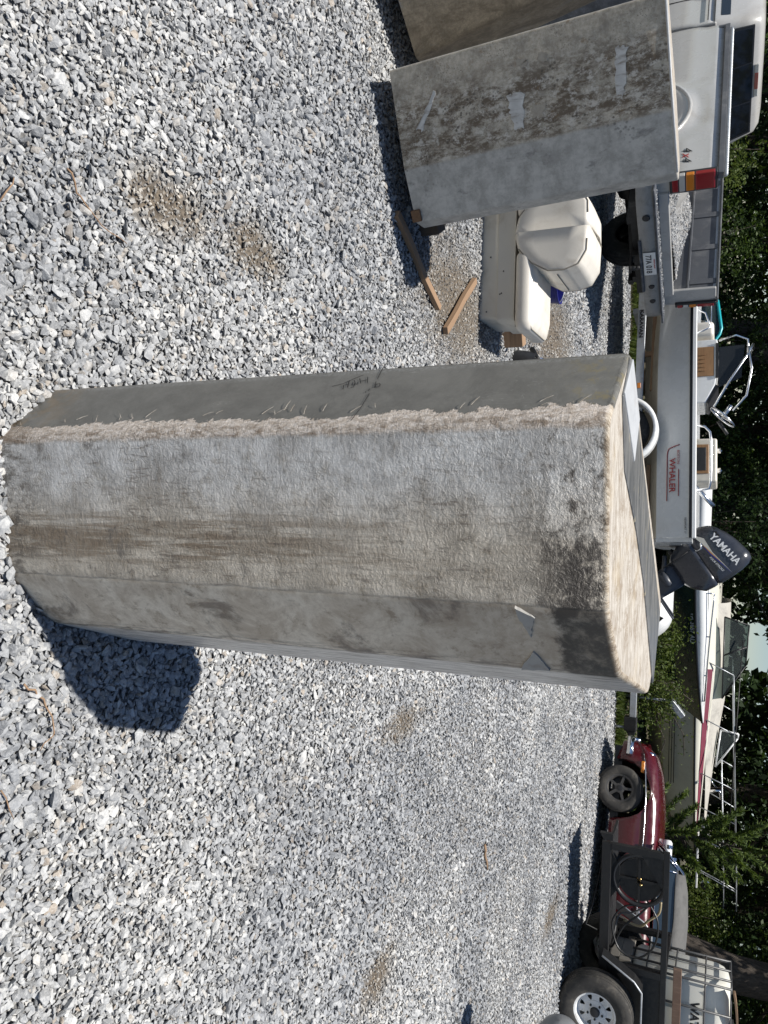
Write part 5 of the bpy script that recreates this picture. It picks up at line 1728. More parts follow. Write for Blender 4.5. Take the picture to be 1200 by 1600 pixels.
# cream cruiser behind, bow pulpit to the right
M_CRUISE = grime('cream_gelcoat', (0.62, 0.60, 0.52), 0.3, var=0.04, scale=2, dirt=(0.40, 0.36, 0.27), dirt_amt=0.4, coat=0.3)
M_MAROON = plain('maroon_stripe', (0.20, 0.045, 0.07), 0.4)
cbt = thing('cabin_cruiser', 'cream cabin cruiser with maroon stripe, bow rails and pulpit', 'boat', (0.15, 18.2, 0), 0.0)
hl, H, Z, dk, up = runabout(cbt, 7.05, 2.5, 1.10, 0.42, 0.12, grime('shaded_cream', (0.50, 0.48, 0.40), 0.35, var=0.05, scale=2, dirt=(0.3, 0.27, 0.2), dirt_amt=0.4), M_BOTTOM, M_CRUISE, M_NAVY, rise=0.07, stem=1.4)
q = MB()
bandr, strp = [], []
for t in np.linspace(0, 1, 26):
    h, z = H(t), Z(t)
    f = 0.32 * min(1, (1 - t) * 1.6 + 0.05)
    bandr.append([(t * 7.05, -(h + 0.02), z), (t * 7.05, -(h + 0.015), z + f * 0.42), (t * 7.05, -max(0.0, h - 0.05), z + f * 0.5), (t * 7.05, -max(0, h - 0.14), z + f), (t * 7.05, -max(0, h * 0.5), z + f * 1.25), (t * 7.05, 0, z + f * 1.35)])
    strp.append([(t * 7.05, -max(0.004, h - 0.060) - 0.010, z + f * 0.55 + 0.004), (t * 7.05, -max(0.004, h - 0.13) - 0.010, z + f * 0.95 + 0.004)])
q.grid(bandr); q.grid([[(p[0], -p[1], p[2]) for p in r] for r in bandr])
q.build('deck_moulding', M_CRUISE, cbt, smooth=True)
q = MB(); q.grid(strp[10:25]); q.build('stripe', M_MAROON, cbt, solid=0.004)
q = MB()
for k in range(3):
    q.tube([(7.05 * t, -(up[int(t * 25)][3][1] + 0.004), 0.62 + 0.05 * k) for t in (0.2, 0.32, 0.44, 0.52, 0.6, 0.68, 0.76)], 0.008, 5)
q.build('pinstripe', M_BLK, cbt, smooth=True)
text('3102 B', 0.10, M_BLK, cbt, 'lettering', (3.45, -(H(0.5) * 0.975), 0.93), (1, 0.05, 0), (0, -0.12, 1), 0.02, 'LEFT', 0.9)
# cabin trunk and raked windscreen with grey covers
q = MB()
q.loft([[(x, y * hw, z0 + (z1 - z0) * max(0, 1 - abs(y) ** 3)) for y in np.linspace(-1, 1, 11)] for x, hw, z0, z1 in ((1.5, 0.98, 1.28, 1.72), (2.6, 0.98, 1.28, 1.72), (3.6, 0.95, 1.30, 1.66), (4.6, 0.8, 1.32, 1.52), (5.5, 0.55, 1.34, 1.44), (6.3, 0.25, 1.34, 1.37))], closed=False, cap=False)
q.build('cabin_top', grime('weathered_cover', (0.42, 0.40, 0.36), 0.7, var=0.2, scale=3, dirt=(0.16, 0.15, 0.14), dirt_amt=0.6), cbt, smooth=True)
WF = [(1.75, -1.0, 1.60), (3.45, -0.85, 1.60), (2.75, -0.75, 2.02), (1.9, -0.85, 2.06)]
q = MB()
q.add(WF + [(p[0], p[1] + 0.015, p[2]) for p in WF], [(0, 1, 2, 3), (7, 6, 5, 4), (0, 4, 5, 1), (1, 5, 6, 2), (2, 6, 7, 3), (3, 7, 4, 0)])
W2 = [(3.45, -0.85, 1.60), (3.75, 0.85, 1.62), (3.0, 0.75, 2.05), (2.75, -0.75, 2.02)]
q.add(W2 + [(p[0] - 0.015, p[1], p[2]) for p in W2], [(0, 1, 2, 3), (7, 6, 5, 4), (0, 4, 5, 1), (1, 5, 6, 2), (2, 6, 7, 3), (3, 7, 4, 0)])
ws2 = q.build('windscreen', M_GGLASS, cbt)
q = MB()
for a, b in ((WF[0], WF[1]), (WF[1], WF[2]), (WF[2], WF[3]), (WF[3], WF[0]), (W2[1], W2[2]), (W2[2], W2[3]), ((2.55, -0.93, 1.60), (2.35, -0.8, 2.03))):
    q.tube([a, b], 0.016, 6)
q.build('frame', M_BLACKPL, ws2, smooth=True)
q = MB()
V = [(4.2, -0.45, 1.60), (5.0, -0.40, 1.52), (4.35, -0.35, 1.93), (4.25, -0.38, 1.94)]
q.add(V + [(p[0], p[1] + 0.02, p[2]) for p in V], [(0, 1, 2, 3), (7, 6, 5, 4), (0, 4, 5, 1), (1, 5, 6, 2), (2, 6, 7, 3), (3, 7, 4, 0)])
vs_ = q.build('vent_wing', M_GGLASS, cbt)
q = MB()
for i in range(3): q.tube([V[i], V[i + 1]], 0.02, 6)
q.tube([V[3], V[0]], 0.02, 6)
q.build('frame', M_BOATW, vs_, smooth=True)
for s in (-1, 1):
    q = MB()
    top_, mid_ = [], []
    for i, x in enumerate(np.linspace(2.9, 8.1, 14)):
        t = min(1, x / 7.05)
        y = s * max(0.06, H(t) * 0.92 - 0.03)
        top_.append((x, y, Z(t) + 0.70 + 0.012 * i)); mid_.append((x, y, Z(t) + 0.45 + 0.012 * i))
    q.tube(top_, 0.014, 6); q.tube(mid_[5:], 0.012, 6)
    for i in (0, 3, 6, 8, 10, 12):
        x = top_[i][0] - 0.28
        t = min(1, x / 7.05)
        q.tube([top_[i], (x, s * max(0.05, H(t) * 0.95 - 0.03), Z(t) + 0.1)], 0.011, 6)
    q.build('bow_rail', M_GALV, cbt, smooth=True)
q = MB(); q.box((6.6, -0.16, 1.20), (7.75, 0.16, 1.245)); pp_ = q.build('pulpit', M_BOATW, cbt, bevel=0.015)
q = MB(); q.lathe([(0.0, -0.07), (0.09, -0.07), (0.05, 0.0), (0.09, 0.07), (0.0, 0.07)], (7.70, 0.0, 1.40), 'y', 18); q.tube([(7.5, 0, 1.25), (7.70, 0, 1.38)], 0.02, 8); q.build('anchor_roller', M_CHROME, pp_, angle=40)
q = MB(); q.tube([(5.6, -0.2, 1.40), (5.55, -0.2, 1.62), (5.75, -0.15, 1.66)], 0.03, 8); q.tube([(5.3, -0.3, 1.42), (5.5, -0.2, 1.55)], 0.015, 6); q.build('searchlight', M_CHROME, cbt, smooth=True)
q = MB(); q.box((6.2, -0.12, 1.26), (6.45, 0.12, 1.42)); q.build('windlass', M_GALV, cbt, bevel=0.03)
q = MB(); q.tube([(2.2, -0.9, 1.95), (4.0, -1.1, 1.88), (6.0, -1.0, 1.82), (7.6, -0.3, 1.80)], 0.010, 6); q.build('mooring_line', M_BLACK, cbt, smooth=True)
for xx in (0.9, 3.2, 5.0):
    for s in (-1, 1):
        q = MB(); q.box((xx - 0.12, s * 0.5 - 0.08, -0.02), (xx + 0.12, s * 0.5 + 0.08, 0.40)); q.build('blocking', M_WOOD, cbt)

# teal-framed boat behind the truck
M_TEAL = plain('teal_frame', (0.015, 0.36, 0.40), 0.3)
te = thing('motorboat', 'small motorboat with teal windscreen frame behind the white motorboat', 'boat', (-1.9, 14.6, 0), PI - 0.05)
hl, H, Z, dk, up = runabout(te, 4.9, 1.9, 0.98, 0.55, 0.35, M_HULLW, M_BOTTOM, M_BOATW, M_NAVY, rise=0.1)
q = MB(); q.grid([r for r in dk[10:]]); q.build('foredeck', M_BOATW, te, smooth=True)
A_ = [(0.75, 0.86, 1.03), (1.85, 0.80, 1.06), (1.80, 0.70, 1.30), (1.25, 0.72, 1.37)]
q = MB(); q.add(A_ + [(p[0], p[1] - 0.015, p[2]) for p in A_], [(0, 1, 2, 3), (7, 6, 5, 4), (0, 4, 5, 1), (1, 5, 6, 2), (2, 6, 7, 3), (3, 7, 4, 0)]); wst = q.build('windscreen', glassy('blue_green_glazing', (0.30, 0.42, 0.44), 0.04, 0.4), te)
q = MB(); q.tube([A_[0], (0.98, 0.79, 1.20), (1.22, 0.735, 1.35), (1.32, 0.725, 1.375), A_[2], (1.80, 0.0, 1.33)], 0.026, 8); q.build('frame', M_TEAL, wst, smooth=True)
q = MB(); q.tube([(0.7, 0.88, 1.20), (1.9, 0.80, 1.22)], 0.018, 6); q.tube([(0.72, 0.88, 1.0), (0.7, 0.88, 1.20)], 0.015, 6); q.tube([(1.45, 0.82, 1.04), (1.4, 0.81, 1.22)], 0.014, 6); q.build('grab_rail', M_ALU, te, smooth=True)
q = MB(); q.box((0.35, -0.6, 0.7), (0.6, 0.6, 1.05)); q.build('seat_back', plain('blue_vinyl', (0.02, 0.05, 0.07), 0.5), te, bevel=0.04)
for xx in (0.6, 3.0):
    q = MB(); q.box((xx - 0.1, -0.6, 0.0), (xx + 0.1, 0.6, 0.40)); q.build('blocking', M_WOOD, te)

# upturned dinghy tucked behind the outboard
dg = thing('dinghy', 'stubby white upturned dinghy behind the tilted outboard motor', 'boat', (0.80, 12.0, 0), -0.12)
q = MB()
for_rows = []
for t in np.linspace(0, 1, 14):
    hw_ = 0.55 * (1 - max(0, (t - 0.45) / 0.55) ** 3) + 0.02
    zt = 0.88 * (1 - 0.35 * max(0, (t - 0.5) / 0.5) ** 3)
    for_rows.append([(t * 0.95, hw_ * math.sin(a), 0.30 + (zt - 0.30) * math.cos(a) ** 0.6 if math.cos(a) > 0 else 0.30) for a in np.linspace(-PI / 2, PI / 2, 13)])
q.grid(for_rows)
q.add(for_rows[-1], [list(range(13))]); q.add(for_rows[0], [list(range(13))])
q.build('hull', M_BOATW, dg, smooth=True)
q = MB(); q.tube([(r[0][0], r[0][1], r[0][2]) for r in for_rows] + [(r[-1][0], r[-1][1], r[-1][2]) for r in for_rows[::-1]], 0.025, 6, closed=True); q.build('rub_rail', M_NAVY, dg, smooth=True)
for xx in (0.15, 0.75):
    q = MB(); q.box((xx - 0.04, -0.5, 0.0), (xx + 0.04, 0.5, 0.30)); q.build('trestle', M_WOOD, dg)

# ------------------------------------------------------------------ maroon convertible with its hood up (x forward, y left)
M_MAR = grime('maroon_paint', (0.075, 0.006, 0.010), 0.25, var=0.1, scale=3, dirt=(0.10, 0.05, 0.04), dirt_amt=0.25, coat=0.6)
M_TOP = grime('faded_black_canvas', (0.11, 0.108, 0.104), 0.9, var=0.2, scale=6, dirt=(0.05, 0.05, 0.05), dirt_amt=0.5, bump=0.2)
M_CARGL = NT('car_glass', 0.04, spec=0.8).set('Base Color', (0.03, 0.045, 0.06)).m
CH = math.atan2(1.013, -1.965)
mg = thing('convertible_car', 'maroon convertible sports car with black soft top up', 'car', (5.16, 11.22, 0), CH)
XF, XR = 1.25, -1.10


def czt(x):
    return float(np.interp(x, [-1.85, -1.75, -1.45, -0.9, 0.0, 0.7, 1.2, 1.6, 1.82, 1.93], [0.60, 0.70, 0.80, 0.835, 0.825, 0.855, 0.845, 0.80, 0.735, 0.62]))


def chw(x):
    return 0.76 * (1 - 0.20 * max(0, (x - 1.2) / 0.73) ** 2.2 - 0.14 * max(0, (-x - 1.2) / 0.65) ** 2.2)


def carch(x):
    for ax in (XF, XR):
        d = abs(x - ax)
        if d < 0.385: return 0.33 + math.sqrt(0.385 ** 2 - d * d)
    return 0.20 + 0.10 * max(0, (x - 1.55) / 0.38) + 0.12 * max(0, (-x - 1.55) / 0.3)


CX = np.linspace(-1.85, 1.93, 70)
topL = {}
for s in (1, -1):
    rows_ = []
    zt_prof = [(0.0, 0.93), (0.2, 0.985), (0.42, 1.0), (0.6, 0.995), (0.70, 0.975), (0.72, 0.985), (0.86, 0.95), (0.95, 0.87), (1.0, 0.76)]
    for t, wy in zt_prof:
        row = []
        for x in CX:
            zt, hw = czt(x), chw(x)
            za = 0.20 + (zt - 0.20) * t
            z = max(za, min(carch(x), zt - 0.04) + 0.012 * t)
            row.append((x, s * hw * wy, z))
        rows_.append(row)
    q = MB(); q.grid(rows_); q.build('body_side', M_MAR, mg, smooth=True, solid=0.015)
    q = MB(); q.tube([(x, s * (chw(x) * 0.985 + 0.006), 0.20 + (czt(x) - 0.20) * 0.71) for x in np.linspace(-1.6, 1.78, 24)], 0.0075, 6); q.build('chrome_strip', M_CHROME, mg, smooth=True)
    q = MB(); q.grid([[(ax + 0.39 * math.cos(a), s * y, 0.33 + 0.39 * math.sin(a)) for a in np.linspace(-0.2, PI + 0.2, 16)] for ax in (XF,) for y in (0.35, 0.73)]); q.build('wheel_well', M_BLK, mg)
    q = MB(); q.grid([[(ax + 0.39 * math.cos(a), s * y, 0.33 + 0.39 * math.sin(a)) for a in np.linspace(-0.2, PI + 0.2, 16)] for ax in (XR,) for y in (0.35, 0.73)]); q.build('wheel_well', M_BLK, mg)
    for ax in (XF, XR):
        wheel(mg, (ax, s * 0.645, 0.305), 0.305, 0.17, 0.185, 'y', grime('sooty_alloy', (0.09, 0.085, 0.08), 0.5, 0.5, var=0.3, scale=20), 'rostyle', M_DUSTY_RUBBER, sgn=s)
    q = MB()
    q.lathe([(0.105, -0.02), (0.11, 0.012), (0.095, 0.022), (0.088, 0.0)], (1.80, s * 0.52, 0.63), 'x', 28); hlr = q.build('headlight', M_CHROME, mg, smooth=True)
    q = MB(); q.lathe([(0.09, 0.0), (0.06, 0.022), (0.0, 0.03)], (1.80, s * 0.52, 0.63), 'x', 24); q.build('lens', M_CLRL, hlr, smooth=True)
    q = MB(); q.box((1.84, s * 0.44, 0.44), (1.90, s * 0.62, 0.505)); q.build('indicator', M_AMBL, mg, bevel=0.015)
    q = MB(); q.box((1.50, s * (chw(1.58) * 0.985 - 0.01), 0.565), (1.66, s * (chw(1.58) * 0.985 + 0.016), 0.615)); q.build('side_marker', M_AMBL, mg, bevel=0.02, bseg=3)
    q = MB(); q.box((-1.86, s * 0.48, 0.50), (-1.80, s * 0.62, 0.66)); q.build('tail_light', M_REDL, mg, bevel=0.02)
    q = MB(); q.tube([(0.72, s * 0.74, 0.26), (0.76, s * 0.755, 0.55), (0.70, s * 0.70, 0.80)], 0.004, 5); q.tube([(-0.42, s * 0.74, 0.26), (-0.44, s * 0.762, 0.55), (-0.46, s * 0.70, 0.80)], 0.004, 5); q.build('door_seam', M_BLK, mg, smooth=True)
    q = MB(); q.box((-0.32, s * 0.752, 0.655), (-0.20, s * 0.778, 0.68)); q.build('door_handle', M_CHROME, mg, bevel=0.008)
    q = MB(); q.lathe([(0, -0.03), (0.05, -0.02), (0.058, 0.02), (0, 0.025)], (0.60, s * 0.80, 0.99), 'x', 16); q.tube([(0.60, s * 0.80, 0.96), (0.62, s * 0.70, 0.86)], 0.01, 6); q.build('door_mirror', M_CHROME, mg, angle=40)
q = MB(); q.grid([[(x, y * chw(x) * 0.76, czt(x) + 0.035 * (1 - y * y)) for y in np.linspace(-1, 1, 13)] for x in CX]); q.build('bonnet_and_deck', M_MAR, mg, smooth=True)
q = MB()
q.grid([[(1.935, y * chw(1.93) * 0.9, z) for y in np.linspace(-1, 1, 7)] for z in (0.30, 0.45, 0.62, 0.66)]); q.build('nose_panel', M_MAR, mg)
q = MB(); q.lathe([(0.0, 0.0), (0.01, 0.0)], (0, 0, 0), 'z', 4)
q = MB(); q.grid([[(-1.855, y * 0.62, z) for y in np.linspace(-1, 1, 7)] for z in (0.32, 0.5, 0.64)]); q.build('tail_panel', M_MAR, mg)
q = MB(); q.box((1.93, -0.28, 0.48), (1.955, 0.28, 0.62)); q.build('grille', M_CHROME, mg, bevel=0.01)
for xx, nm in ((1.99, 'front_bumper'), (-1.91, 'rear_bumper')):
    q = MB(); sg = 1 if xx > 0 else -1
    q.tube([(xx - sg * 0.30 * max(0, (abs(y) - 0.55) / 0.2) ** 2, y, 0.40) for y in np.linspace(-0.74, 0.74, 17)], 0.048, 8)
    for yy in (-0.3, 0.3): q.box((xx, yy - 0.03, 0.32), (xx + sg * 0.07, yy + 0.03, 0.50))
    q.build(nm, M_CHROME, mg, smooth=True)
q = MB(); q.box((-1.7, -0.62, 0.19), (1.85, 0.62, 0.30)); q.build('underbody', M_BLK, mg)
q = MB(); q.box((0.1, -0.66, 0.22), (0.2, 0.66, 0.3)); q.build('crossmember', M_BLK, mg)
# windscreen, side glass, hood
q = MB()
a = [(0.66, -0.62, 0.86), (0.66, 0.62, 0.86), (0.34, 0.54, 1.17), (0.34, -0.54, 1.17)]
q.add(a + [(p[0] - 0.012, p[1], p[2] - 0.005) for p in a], [(0, 1, 2, 3), (7, 6, 5, 4), (0, 4, 5, 1), (1, 5, 6, 2), (2, 6, 7, 3), (3, 7, 4, 0)])
wsm = q.build('windscreen', M_CARGL, mg)
q = MB(); q.tube(a, 0.016, 6, closed=True); q.build('frame', M_CHROME, wsm, smooth=True)
secs_ = []
for x, z0, z1, hw in ((0.36, 1.09, 1.185, 0.56), (0.15, 1.09, 1.225, 0.575), (-0.25, 1.09, 1.245, 0.58), (-0.62, 1.06, 1.225, 0.575), (-0.9, 0.90, 1.13, 0.57), (-1.12, 0.82, 0.96, 0.56), (-1.2, 0.80, 0.86, 0.55)):
    secs_.append([(x, y * hw * (1.06 if abs(y) > 0.99 else 1.0), z0 + (z1 - z0) * (1 - abs(y) ** 4)) for y in np.linspace(-1, 1, 15)])
q = MB(); q.grid(secs_); q.build('soft_top', M_TOP, mg, smooth=True, solid=0.012)
for s in (1, -1):
    q = MB()
    a = [(0.58, s * 0.635, 0.845), (-0.62, s * 0.645, 0.845), (-0.58, s * 0.60, 1.08), (0.36, s * 0.59, 1.10)]
    q.add(a + [(p[0], p[1] - s * 0.012, p[2]) for p in a], [(0, 1, 2, 3), (7, 6, 5, 4), (0, 4, 5, 1), (1, 5, 6, 2), (2, 6, 7, 3), (3, 7, 4, 0)])
    sg_ = q.build('side_window', M_CARGL, mg)
    q = MB(); q.tube([(0.34, s * 0.635, 0.845), (0.32, s * 0.60, 1.10)], 0.012, 6); q.tube([(0.58, s * 0.637, 0.847), (-0.62, s * 0.648, 0.847)], 0.01, 6); q.tube([(0.60, s * 0.633, 0.85), (0.36, s * 0.585, 1.12)], 0.014, 6); q.build('frame', M_CHROME, sg_, smooth=True)
    q = MB(); a = [(-0.62, s * 0.640, 0.83), (-1.18, s * 0.58, 0.81), (-0.95, s * 0.585, 0.95), (-0.58, s * 0.597, 1.09)]
    q.add(a + [(p[0], p[1] - s * 0.012, p[2]) for p in a], [(0, 1, 2, 3), (7, 6, 5, 4), (0, 4, 5, 1), (1, 5, 6, 2), (2, 6, 7, 3), (3, 7, 4, 0)]); q.build('top_quarter', M_TOP, mg)
# white object stowed on the bonnet edge seen past the trailer
wo = thing('canister', 'white canister with black cap lying at the maroon car\'s windscreen', 'canister', (4.62, 11.38, 0.935), CH)
q = MB(); q.lathe([(0, -0.20), (0.05, -0.20), (0.068, -0.17), (0.068, 0.17), (0.05, 0.20), (0, 0.20)], (0, 0, 0), 'x', 24); q.build('can', M_BOATW, wo, angle=40)
q = MB(); q.lathe([(0.045, -0.20), (0.045, -0.235), (0, -0.235)], (0, 0, 0), 'x', 20); q.build('cap', M_BLACKPL, wo, angle=40)

# ------------------------------------------------------------------ black utility trailer
ut = thing('utility_trailer', 'black steel utility trailer with white spoked wheel', 'trailer', (3.58, 8.88, 0), 0.03)
LT, WT = 3.6, 0.85
for y, xa in ((0.0, 0.0), (WT, 1.33)):
    q = MB()
    q.box((xa, y - 0.03, 0.385), (LT, y + 0.03, 0.485)); q.build('lower_rail', M_BLACK, ut, bevel=0.005)
    q = MB(); q.box((xa - 0.01, y - 0.03, 1.035), (LT, y + 0.03, 1.095)); q.build('upper_rail', M_BLACK, ut, bevel=0.005)
    for x in (0.035, 1.36, LT - 0.03):
        if x < xa: continue
        q = MB(); q.box((x - 0.035, y - 0.032, 0.485), (x + 0.035, y + 0.032, 1.035)); q.build('post', M_BLACK, ut, bevel=0.004)
    q = MB(); q.box((1.395, y - 0.008, 0.485), (LT - 0.06, y + 0.008, 1.035 if y == 0 else 0.62)); q.build('side_panel', M_BLACK, ut)
for z0, z1 in ((0.385, 0.485), (1.035, 1.095)):
    for x in (1.33, LT - 0.06):
        q = MB(); q.box((x, 0.03, z0), (x + 0.06, WT - 0.03, z1)); q.build('cross_rail', M_BLACK, ut)
q = MB(); q.box((1.34, 0.03, 0.44), (LT - 0.06, WT - 0.03, 0.47)); q.build('floor', M_BLACK, ut)
q = MB(); q.box((0.06, 0.03, 0.44), (1.34, 0.80, 0.465)); q.build('front_shelf', M_BLACK, ut)
q = MB(); q.prism([(0.07, 1.035), (0.07, 0.80), (0.42, 1.035)], 'y', -0.01, 0.01); q.build('gusset_plate', M_BLACK, ut)
q = MB(); q.prism([(-0.03, 0.40), (-0.10, 0.36), (-0.10, 0.50), (-0.03, 0.50)], 'y', -0.03, 0.03); q.build('end_lug', M_BLACK, ut)
wheel(ut, (1.78, -0.20, 0.395), 0.395, 0.24, 0.225, 'y', M_WHEELW, 'spoke8', M_DUSTY_RUBBER, sgn=-1)
wheel(ut, (1.78, WT + 0.20, 0.395), 0.395, 0.24, 0.225, 'y', M_WHEELW, 'spoke8', M_DUSTY_RUBBER, sgn=1)
for yy, yb in ((-0.20, -0.035), (WT + 0.20, WT + 0.035)):
    prof = [(1.18, 0.44), (1.38, 0.78), (1.48, 0.86), (2.08, 0.86), (2.18, 0.78), (2.38, 0.44)]
    q = MB(); q.grid([[(x, y, z) for x, z in prof] for y in (yy, yb)]); fd = q.build('fender', M_BLACK, ut, solid=0.006)
    q = MB(); q.tube([(x, yy, z + 0.004) for x, z in prof], 0.011, 6); q.build('worn_edge', M_GALV, fd, smooth=True)
q = MB(); q.tube([(1.78, -0.1, 0.395), (1.78, WT + 0.1, 0.395)], 0.04, 10); q.build('axle', M_BLACK, ut, smooth=True)
q = MB(); q.bar((LT, 0.2, 0.43), (LT + 1.2, WT / 2, 0.43), 0.06, 0.08); q.bar((LT, WT - 0.15, 0.43), (LT + 1.2, WT / 2, 0.43), 0.06, 0.08); q.tube([(LT + 1.1, WT / 2, 0.0), (LT + 1.1, WT / 2, 0.7)], 0.03, 8); q.build('drawbar', M_BLACK, ut)
q = MB(); q.tube([(0.1, 0.3, 0.40), (0.75, 0.0, 0.30), (0.95, -0.06, 0.24), (1.0, -0.03, 0.36)], 0.008, 6); q.build('loose_wire', M_BLACK, ut, smooth=True)

# round hose reel and its hoses, standing in the open bay
hr = thing('hose_reel', 'round black hose reel standing in the black trailer\'s open front bay', 'hose reel', (4.03, 9.10, 0.47), 0.0)
for y in (0.0, 0.22):
    q = MB(); q.tube([(0.275 * math.cos(a), y, 0.30 + 0.275 * math.sin(a)) for a in np.linspace(0, 2 * PI, 36, endpoint=False)], 0.026, 8, closed=True)
    rg = q.build('rim', M_BLACKPL, hr, smooth=True)
    q = MB(); q.bar((-0.27, y, 0.30), (0.27, y, 0.30), 0.02, 0.025); q.bar((0, y, 0.03), (0, y, 0.57), 0.02, 0.025, up=(1, 0, 0)); q.build('spoke', M_BLACK, rg)
q = MB(); q.lathe([(0, 0.01), (0.235, 0.01), (0.235, 0.21), (0, 0.21)], (0, 0, 0.30), 'y', 32); q.build('drum', M_BLACK, hr, angle=40)
q = MB(); q.lathe([(0.018, -0.05), (0.02, 0.0), (0.03, 0.01)], (0, 0, 0.30), 'y', 12); q.lathe([(0, -0.03), (0.014, -0.03), (0.014, 0.0)], (0.045, 0, 0.32), 'y', 10); q.build('brass_fitting', NT('brass', 0.3, 1.0).set('Base Color', (0.5, 0.36, 0.16)).m, hr, smooth=True)
q = MB(); q.prism([(-0.25, 0.0), (0.25, 0.0), (0.12, 0.09), (-0.12, 0.09)], 'y', -0.02, 0.24); q.build('cradle', M_BLACK, hr)
M_HOSE = grime('black_hose', (0.02, 0.02, 0.02), 0.4, var=0.4, scale=30)
def hose(label, pts_, r, mat):
    q = MB()
    # smooth the control points
    P_ = [Vector(p) for p in pts_]
    out = []
    for i in range(len(P_) - 1):
        p0, p1, p2, p3 = P_[max(i - 1, 0)], P_[i], P_[i + 1], P_[min(i + 2, len(P_) - 1)]
        for t in np.linspace(0, 1, 7)[:-1]:
            out.append(0.5 * ((2 * p1) + (-p0 + p2) * t + (2 * p0 - 5 * p1 + 4 * p2 - p3) * t * t + (-p0 + 3 * p1 - 3 * p2 + p3) * t ** 3))
    out.append(P_[-1])
    q.tube(out, r, 7)
    o_ = q.build('hose', mat, None, smooth=True)
    tag(o_, label, 'hose', 'hoses hanging by the reel')
hose('black hose looped from the reel in a wide oval', [(4.25, 9.12, 0.86), (4.45, 9.10, 0.98), (4.72, 9.08, 0.95), (4.88, 9.06, 0.78), (4.82, 9.05, 0.58), (4.55, 9.06, 0.50), (4.36, 9.09, 0.62), (4.30, 9.1, 0.82)], 0.011, M_HOSE)
hose('black hose sagging from the reel to the trailer floor', [(4.22, 9.2, 0.95), (4.42, 9.16, 0.80), (4.60, 9.14, 0.62), (4.82, 9.14, 0.52), (4.90, 9.2, 0.49)], 0.012, M_HOSE)
hose('short tan hose curling off the reel', [(4.28, 9.22, 1.0), (4.42, 9.24, 0.98), (4.52, 9.24, 0.88), (4.62, 9.26, 0.78), (4.60, 9.28, 0.6)], 0.014, grime('tan_hose', (0.36, 0.29, 0.17), 0.5, var=0.2))
hose('grey hose hanging crooked between the black ones', [(4.35, 9.3, 0.92), (4.50, 9.3, 0.70), (4.56, 9.3, 0.55), (4.78, 9.28, 0.50)], 0.010, grime('grey_hose', (0.16, 0.16, 0.16), 0.4))

# water tote in its cage, riding on the trailer
M_CAGE = grime('cage_steel', (0.10, 0.10, 0.10), 0.5, 0.4, var=0.3, scale=20)
tt = thing('water_tote', 'white caged plastic water tote riding on the black trailer', 'water tank', (4.98, 9.15, 0.575), -0.12)
q = MB(); 
for xx in (0.0, 0.5, 1.0): q.box((xx, 0.0, 0.0), (xx + 0.18, 0.73, 0.13))
q.box((0.0, 0.05, -0.105), (1.18, 0.68, -0.001))
q.build('pallet', grime('grey_pallet', (0.22, 0.20, 0.17), 0.85, var=0.3, scale=8), tt, bevel=0.005)
q = MB()
secs_ = []
for z, ins in ((0.14, 0.05), (0.16, 0.02), (0.2, 0.0), (1.02, 0.0), (1.10, 0.02), (1.15, 0.06), (1.175, 0.13)):
    secs_.append([(px, py, z) for px, py in rrect(0.57 - ins, 0.33 - ins, 0.10, 5, 0.59, 0.365)])
q.loft(secs_)
M_TOTE = grime('tote_plastic', (0.68, 0.665, 0.60), 0.4, var=0.04, scale=2, dirt=(0.40, 0.37, 0.30), dirt_amt=0.4)
tb_ = q.build('bottle', M_TOTE, tt, smooth=True)
for z in (0.30, 0.60, 0.91, 1.17):
    q = MB(); q.tube([(px, py, z) for px, py in rrect(0.60, 0.365, 0.08, 4, 0.59, 0.365)], 0.010, 6, closed=True); q.build('cage_ring', M_CAGE, tt, smooth=True)
for k in range(5):
    x = 0.03 + 0.285 * k
    for y in (-0.004, 0.734):
        q = MB(); q.tube([(x, y, 0.12), (x, y, 1.17)], 0.013, 6); q.build('cage_bar', M_CAGE, tt, smooth=True)
for k in range(3):
    y = 0.09 + 0.27 * k
    for x in (-0.014, 1.194):
        q = MB(); q.tube([(x, y, 0.12), (x, y, 1.17)], 0.013, 6); q.build('cage_bar', M_CAGE, tt, smooth=True)
q = MB(); q.lathe([(0.0, 1.17), (0.10, 1.17), (0.10, 1.21), (0, 1.22)], (0.59, 0.365, 0), 'z', 24); q.build('lid', M_BLACKPL, tt, angle=40)
text('WATER', 0.12, M_BLK, tb_, 'lettering', (0.27, 0.035, 0.775), (1, 0, 0), (0, 0, 1), 0.003, 'LEFT', 0.95, bold=0.004)
bo = thing('wood_rail', 'brown weathered plank laid along the tote\'s cage above the trailer rail', 'timber', (4.83, 8.955, 1.165), 0.0)
q = MB(); q.box((0.0, -0.025, 0.0), (1.7, 0.02, 0.085)); q.build('plank', grime('dark_plank', (0.16, 0.10, 0.07), 0.8, var=0.3, scale=8, streak=(8, 1, 1), dirt=(0.3, 0.2, 0.14), dirt_amt=0.5), bo, bevel=0.004)
bo2 = thing('wood_rail', 'curved brown plank lying on top of the white tote', 'timber', (5.05, 9.12, 1.762), 0.04)
q = MB(); q.loft([[(x, y, 0.09 * math.sin(PI * min(1, (x + 0.02) / 1.1)) ** 0.8 * 0.55 + dz) for y, dz in ((0, 0), (0.09, 0), (0.09, 0.02), (0, 0.02))] for x in np.linspace(0, 1.1, 12)]); q.build('plank', M_WOOD, bo2)

